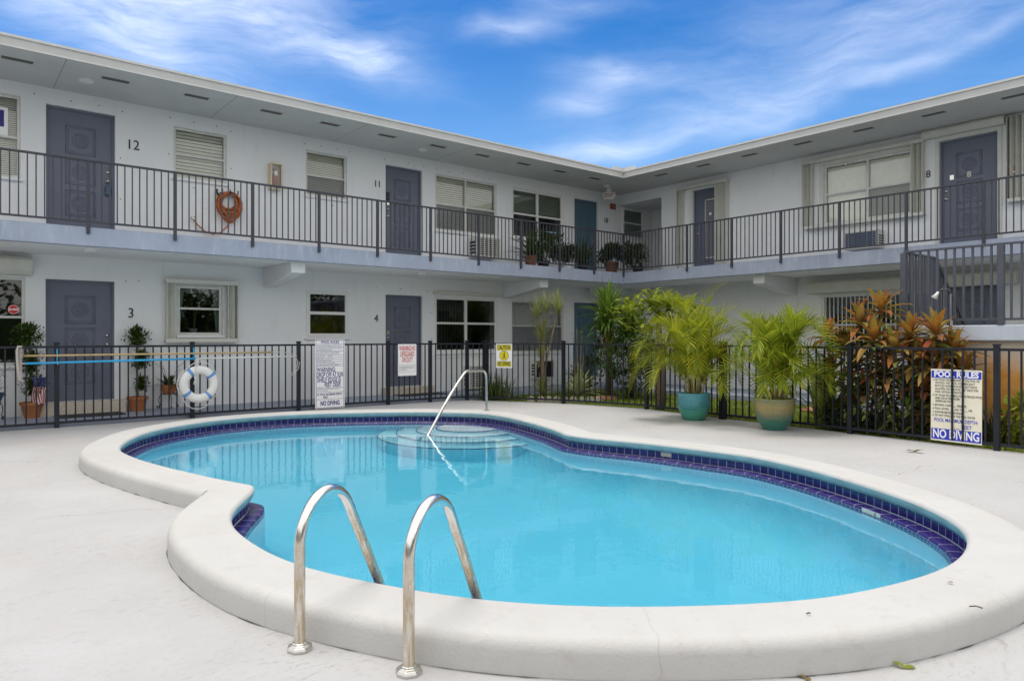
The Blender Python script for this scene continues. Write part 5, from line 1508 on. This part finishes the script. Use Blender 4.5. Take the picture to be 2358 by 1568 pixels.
# narrow leaved dragon tree
random.seed(13)
mg = at(1250, 15.1)
o = thing('dragon_tree', 'slim dragon tree with several spiky heads in front of the curtained window', 'tree', mg)
tr = MB(); cr = MB()
for x, y, n in ((1236, 728, 46), (1255, 716, 46), (1284, 716, 50), (1250, 778, 60), (1248, 825, 40)):
    q = at(x, 15.1) - mg; q.z = zy(y, 15.1)
    tr.tube([(0, 0, 0), Vector((q.x * .25, q.y * .25, q.z * .45)), q], [.035, .025, .017], 6)
    for k in range(n):
        t = k / n; cr.blade(q + Vector((0, 0, .05 - .12 * t)), scatter_dir(75 - 95 * t, 86 - 70 * t), random.uniform(.32, .52), .026, .5 + .5 * t, 4)
for k in range(55):
    cr.blade((random.uniform(-.05, .05), random.uniform(-.05, .05), .12), scatter_dir(10, 80), random.uniform(.35, .55), .03, .8, 4)
tr.build('trunk', 'bark', o, 'all'); cr.build('crown', 'marginata', o, recalc=False)
# agave with flower spikes
random.seed(14)
o = thing('agave', 'grey green agave rosette with thin flower spikes behind the fence', 'plant', at(1330, 14.6))
mb = MB(); 
for k in range(38):
    t = k / 38; mb.blade((0, 0, .12), scatter_dir(72 - 70 * t, 88 - 62 * t), random.uniform(.5, .78), .095, .35 + .6 * t, 6, .25, None, lambda t: (.8, 1, .95, .8, .55, .3, .01)[int(round(t * 6))])
mb.build('leaves', 'agave', o, recalc=False)
mb = MB()
for dx, h in ((-.12, 1.45), (0, 1.52), (.14, 1.42), (.22, 1.1)): mb.tube([(dx * .3, 0, .1), (dx, .02, h)], [.012, .007], 5)
mb.build('flower_spike', 'bark', o)
mb = MB()
for k in range(60): mb.blade((.12 + random.uniform(-.01, .01), 0, 1.15 + .3 * random.random()), scatter_dir(-30, 40), .045, .02, .3, 2)
mb.build('flower', 'lime', o, recalc=False)
# grass clump by the fence corner
random.seed(15)
o = thing('spider_grass', 'fine leaved grass clump behind the fence under the caution sign', 'plant', at(1142, 15.0))
mb = MB()
for k in range(330): mb.blade((random.gauss(0, .14), random.gauss(0, .14), 0), scatter_dir(35, 88), random.uniform(.35, .68), .014, 1.3, 5)
mb.build('leaves', 'grassy', o, recalc=False)
# scalloped edging stones
for k, x in enumerate((1222, 1246, 1264, 1282, 1300, 1320, 1340, 1360, 1378)):
    o = thing('edging_stone', 'small scalloped concrete edging stone in the row before the dragon tree and agave', 'edging stone', at(x, 14.45 - .025 * k), R(-39), 'scalloped edging stones')
    mb = MB(); pr = [(-.075, 0), (.075, 0), (.075, .05)] + [(.075 * math.cos(R(a)), .05 + .075 * math.sin(R(a))) for a in range(20, 161, 20)] + [(-.075, .05)]
    kk = len(pr); vs = [(x_, -.02, z) for x_, z in pr] + [(x_, .02, z) for x_, z in pr]
    mb.add(vs, [tuple(range(kk)), tuple(range(2 * kk - 1, kk - 1, -1))] + [(i, (i + 1) % kk, (i + 1) % kk + kk, i + kk) for i in range(kk)]); mb.build('stone', 'edging', o, bevel=.006)
# terracotta stepping stones in the lawn
for x, y, a, lb in ((1880, 945, .3, 'flat terracotta stepping stone on the lawn behind the right planter'), (1395, 917, .9, 'small terracotta stone on the lawn near the sword leaved tree')):
    q = ground(x, y); o = thing('stepping_stone', lb, 'stepping stone', (*q, 0), a)
    mb = MB(); mb.add([(-.35, -.2, 0), (.3, -.25, 0), (.38, .15, 0), (-.1, .28, 0), (-.4, .1, 0), (-.35, -.2, .03), (.3, -.25, .03), (.38, .15, .03), (-.1, .28, .03), (-.4, .1, .03)], [(4, 3, 2, 1, 0), (5, 6, 7, 8, 9)] + [(i, (i + 1) % 5, (i + 1) % 5 + 5, i + 5) for i in range(5)]); mb.build('stone', 'paver', o, bevel=.008)

# lawn blades: nobody could count them
random.seed(16)
mb = MB()
def in_poly(x, y, poly):
    c = False
    for i in range(len(poly)):
        x1, y1 = poly[i - 1]; x2, y2 = poly[i]
        if (y1 > y) != (y2 > y) and x < (x2 - x1) * (y - y1) / (y2 - y1) + x1: c = not c
    return c
n = 0
while n < 26000:
    x, y = random.uniform(9.2, 13.2), random.uniform(2, 12.3)
    if not in_poly(x, y, lawnpoly): continue
    if random.random() < .4 and x > 11.8: continue
    n += 1
    a = random.uniform(0, 6.28); e = random.uniform(.3, 1.3); l = random.uniform(.025, .055); wv = random.uniform(.010, .022)
    d = Vector((math.cos(a) * math.cos(e), math.sin(a) * math.cos(e), math.sin(e))) * l; s = Vector((-math.sin(a), math.cos(a), 0)) * wv / 2
    p = Vector((x, y, -.01)); mb.add([p - s, p + s, p + d * .6 + s * .9, p + d, p + d * .6 - s * .9], [(0, 1, 2, 3, 4)])
tag(mb.build('grass', 'lawn', recalc=False), 'short yellow green ground cover lawn beyond the fence', 'grass', kind='stuff')

random.seed(90)
mb = MB()
for k in range(9):
    for c in ((-16 + k * 4.2 + random.uniform(-1, 1), -13 + random.uniform(-1.5, 1.5)), (-15 + random.uniform(-1.5, 1.5), -12 + k * 3.4)):
        hh = random.uniform(3.2, 5.2)
        for q in range(1500):
            d = scatter_dir(-90, 90) * random.uniform(.6, 2.4); p = Vector((c[0] + d.x, c[1] + d.y, max(.3, hh * .55 + d.z * hh * .24)))
            mb.blade(p, scatter_dir(-40, 60), random.uniform(.3, .55), .26, .4, 2)
mb.box(-30, 18, -17.4, -17, -.05, 2.4); mb.box(-20.4, -20, -17, 20, -.05, 2.4)  # solid boxes added to close bright gaps in the window reflections
tag(mb.build('tree_line', 'shrub', recalc=False), 'dark green trees and added backing boxes behind the viewer reflected in the windows', 'trees', kind='stuff')

# ------------------------------------------------------------------ pots along the left walkway
def terracotta_pot(o, r=.155, h=.245):
    mb = MB(); mb.lathe([(r * .66, 0), (r * .93, h * .78), (r * .95, h * .80), (r * 1.06, h * .81), (r * 1.08, h), (r * .95, h), (r * .9, h * .85)], n=28, caps=(True, False)); mb.build('pot', 'terracotta', o, 'flat')
    mb = MB(); mb.lathe([(r * .9, h * .86), (.02, h * .88)], n=16, caps=(False, True)); mb.build('soil', 'soil', o)
def topiary(label, loc, balls, seed, trunkmat='bark'):
    random.seed(seed); o = thing('topiary', label, 'potted plant', loc, 0, 'potted ball topiaries at door 3')
    terracotta_pot(o)
    mb = MB(); top = max(b[1] for b in balls)
    mb.tube([(0, 0, .2), (.015, 0, .5), (-.01, .01, .8), (balls[0][0], 0, top)], [.016, .014, .014, .012], 7); mb.tube([(.02, .01, .2), (-.015, .0, .55), (.02, 0, .85), (balls[0][0], 0, top)], [.012, .011, .011, .01], 6); mb.build('trunk', trunkmat, o, 'all')
    mb = MB()
    for dx, z, r, n in balls: leaf_ball(mb, (dx, 0, z), r, n, .062, .8, .15)
    mb.build('foliage', 'topiary', o, recalc=False)
    return o
topiary('triple ball topiary in terracotta pot with a small flag left of door 3', (1.14, 13.17, .09), [(-.06, 1.27, .24, 1100), (-.02, .86, .21, 800), (.02, .50, .19, 640)], 41)
topiary('triple ball topiary in terracotta pot right of door 3', (2.63, 13.22, .09), [(0, 1.26, .20, 900), (.06, .88, .18, 650), (.07, .47, .14, 400)], 42)
# small striped flag stuck in the left pot
fl = thing('small_flag', 'small stars and stripes flag stuck in the left terracotta pot', 'flag', (1.20, 13.02, .33), R(10))
def fpt(i, j):  # i across stripes, j along
    return Vector((.02 + .19 * (i / 13 - .5) + .03 * math.sin(j * .9) * .4, -.03 * math.sin(i * .55 + j * .5), .40 - .42 * j / 8 + .01 * math.sin(i)))
mb = MB(); mb.tube([(-.05, 0, -.08), (-.0, 0, .43)], .005, 5); mb.build('stick', 'bark', fl)
for nm, col, pick in (('red_stripes', 'flagred', lambda i, j: i % 2 == 0 and not (i < 13 and j < 3)), ('white_stripes', 'flagwhite', lambda i, j: i % 2 == 1 and not (j < 3)), ('star_field', 'flagblue', lambda i, j: j < 3)):
    mb = MB()
    for i in range(13):
        for j in range(8):
            if pick(i, j): mb.add([fpt(i, j), fpt(i + 1, j), fpt(i + 1, j + 1), fpt(i, j + 1)], [(0, 1, 2, 3)])
    mb.build(nm, col, fl, recalc=False)
mb = MB()
for i in range(5):
    for j in range(3):
        p = fpt(1.5 + i * 2.4, .4 + j * .9) + Vector((0, -.004, 0)); s = .006
        mb.add([p + Vector((math.cos(q * math.pi / 5) * s * (1 if q % 2 == 0 else .45), 0, math.sin(q * math.pi / 5) * s * (1 if q % 2 == 0 else .45))) for q in range(10)], [tuple(range(10))])
mb.build('stars', 'flagwhite', fl, recalc=False)
def scroll(r0, turns, n=30): return [(r0 * (1 - k / n * .8) * math.cos(turns * 6.28 * k / n), r0 * (1 - k / n * .8) * math.sin(turns * 6.28 * k / n)) for k in range(n + 1)]
def plant_stand(label, loc, seed, potmat, plantlabel, potr=.13):
    o = thing('plant_stand', label, 'plant stand', loc, 0, 'black scroll plant stands')
    mb = MB()
    for k in range(3):
        a = k * 2.094 + .5; c, s = math.cos(a), math.sin(a)
        leg = [(.10, .27), (.16, .22), (.17, .14), (.15, .08), (.165, .03)] + [(.205 + x - .03, .035 + y) for x, y in scroll(.032, 1.2)]
        mb.tube([(r * c, r * s, z) for r, z in leg], .007, 6)
    for r in (.13, .10): mb.tube([(r * math.cos(q * .3142), r * math.sin(q * .3142), .27) for q in range(20)], .006, 6, True)
    mb.build('frame', 'black', o, 'all')
    random.seed(seed)
    q = thing('potted_orchid', plantlabel, 'potted plant', (loc[0], loc[1], loc[2] + .275), 0, 'potted plants on the scroll stands')
    mb = MB(); mb.lathe([(potr * .7, 0), (potr * .98, .10), (potr * 1.05, .13), (potr * 1.05, .15), (potr * .9, .15), (potr * .85, .12)], n=24, caps=(True, False)); mb.build('pot', potmat, q, 'flat')
    mb = MB()
    for k in range(34): mb.blade((random.uniform(-.05, .05), random.uniform(-.05, .05), .12), scatter_dir(10, 75), random.uniform(.16, .3), .045, 1.4, 5, .1)
    mb.build('leaves', 'potplant', q, recalc=False)
    mb = MB()
    for a in (2.6, 2.2, .4): mb.tube([(0, 0, .12), (.09 * math.cos(a), 0, .32), (.16 * math.cos(a), 0, .46), (.26 * math.cos(a), 0, .53)], .004, 5)
    mb.build('stem', 'darkbark', q)
    mb = MB()
    for c in ((.16, .40), (-.12, .44)):
        for k in range(5): mb.blade((c[0], -.02, c[1]), scatter_dir(-40, 60), .04, .03, .3, 3)
    mb.build('blossom', 'redbox', q, recalc=False)
plant_stand('black iron scroll plant stand right of the topiaries at door 3', (3.12, 13.2, .09), 51, 'terracotta', 'leafy orchid in a terracotta bowl on the scroll stand right of door 3')
plant_stand('black iron scroll plant stand at the left edge below the far left window', (.62, 13.0, .09), 52, 'bluepot', 'leafy plant in a blue bowl on the stand at the left edge', .16)

# ------------------------------------------------------------------ pots on the balcony near the corner
def balcony_pot(label, u, v, r, h, mat, kind, seed, ph=.5):
    random.seed(seed); o = thing('potted_plant', label, 'potted plant', (u, v, ZS1), 0, 'potted plants on the balcony')
    mb = MB(); mb.lathe([(r * .72, 0), (r * .97, h * .8), (r * 1.08, h * .82), (r * 1.08, h), (r * .92, h), (r * .9, h * .85)], n=22, caps=(True, False)); mb.build('pot', mat, o, 'flat')
    mb = MB(); mb.lathe([(r * .9, h * .86), (.02, h * .88)], n=14, caps=(False, True)); mb.build('soil', 'soil', o)
    mb = MB()
    if kind == 'spiky':
        for k in range(80): mb.blade((random.uniform(-.06, .06), random.uniform(-.06, .06), h), scatter_dir(8, 85), random.uniform(.4, .8), .045, 1.1, 5, .12)
    else:
        for k in range(7): leaf_ball(mb, (random.uniform(-.42, .42), random.uniform(-.12, .12), h + ph * random.uniform(.2, .8)), ph * .45, 170, .10, .8, .2)
    mb.build('leaves', 'potplant', o, recalc=False)
balcony_pot('spiky plant in terracotta pot on the balcony right of the air conditioner', 10.55, 12.15, .15, .24, 'shadedpot', 'spiky', 61)
balcony_pot('bushy green plant in a dark pot on the balcony under the new white window', 11.35, 12.6, .15, .22, 'black', 'bush', 62, .62)
balcony_pot('low leafy plant in a white pot on the balcony left of the teal door', 12.05, 12.5, .16, .2, 'white', 'bush', 63, .42)
balcony_pot('spiky plant in a dark pot at the balcony railing before the teal door', 12.5, 12.4, .14, .2, 'black', 'spiky', 64)
balcony_pot('green bush in a large terracotta pot at the balcony corner', 13.55, 12.4, .18, .32, 'shadedpot', 'bush', 65, .45)
balcony_pot('spreading bush in a dark pot right of the corner terracotta pot', 13.95, 11.85, .15, .2, 'black', 'bush', 66, .55)

# ------------------------------------------------------------------ debris: leaves and twigs on the deck
def bit(label, px_, py_, z, nm, mat, size, seed):
    random.seed(seed); q = ground(px_, py_, z); o = thing(nm, label, 'leaf' if 'leaf' in nm else 'twig', (*q, z + .003), random.random() * 6)
    mb = MB()
    if 'leaf' in nm:
        for k in range(2): mb.blade((0, 0, .002), scatter_dir(5, 25), size, size * .55, .5, 4, .15)
    else: mb.tube([(0, 0, .004), (size * .5, size * .1, .008), (size, 0, .004)], .003, 5)
    mb.build('blade' if 'leaf' in nm else 'stick', mat, o, recalc=False)
bit('small green leaf on the deck against the near right coping', 2085, 1540, 0, 'fallen_leaf', 'lime', .05, 71)
bit('curled brown leaf lying on the deck at the right near the cream sign', 2108, 1041, 0, 'fallen_leaf', 'dry', .12, 72)
bit('tiny brown leaf on the near right coping top', 2182, 1342, LIP + .002, 'fallen_leaf', 'dry', .025, 73)
bit('dark twig on the coping edge at the far right', 2232, 1399, LIP + .002, 'fallen_twig', 'darkbark', .05, 74)
bit('tiny dark twig on the near coping left of the brown leaf', 1866, 1415, LIP + .002, 'fallen_twig', 'darkbark', .02, 75)
bit('dry brown leaf stuck at the foot of the near coping', 1855, 1562, 0, 'fallen_leaf', 'dry', .04, 76)
bit('pale dry leaf under the right fence', 1988, 996, 0, 'fallen_leaf', 'dry', .08, 77)
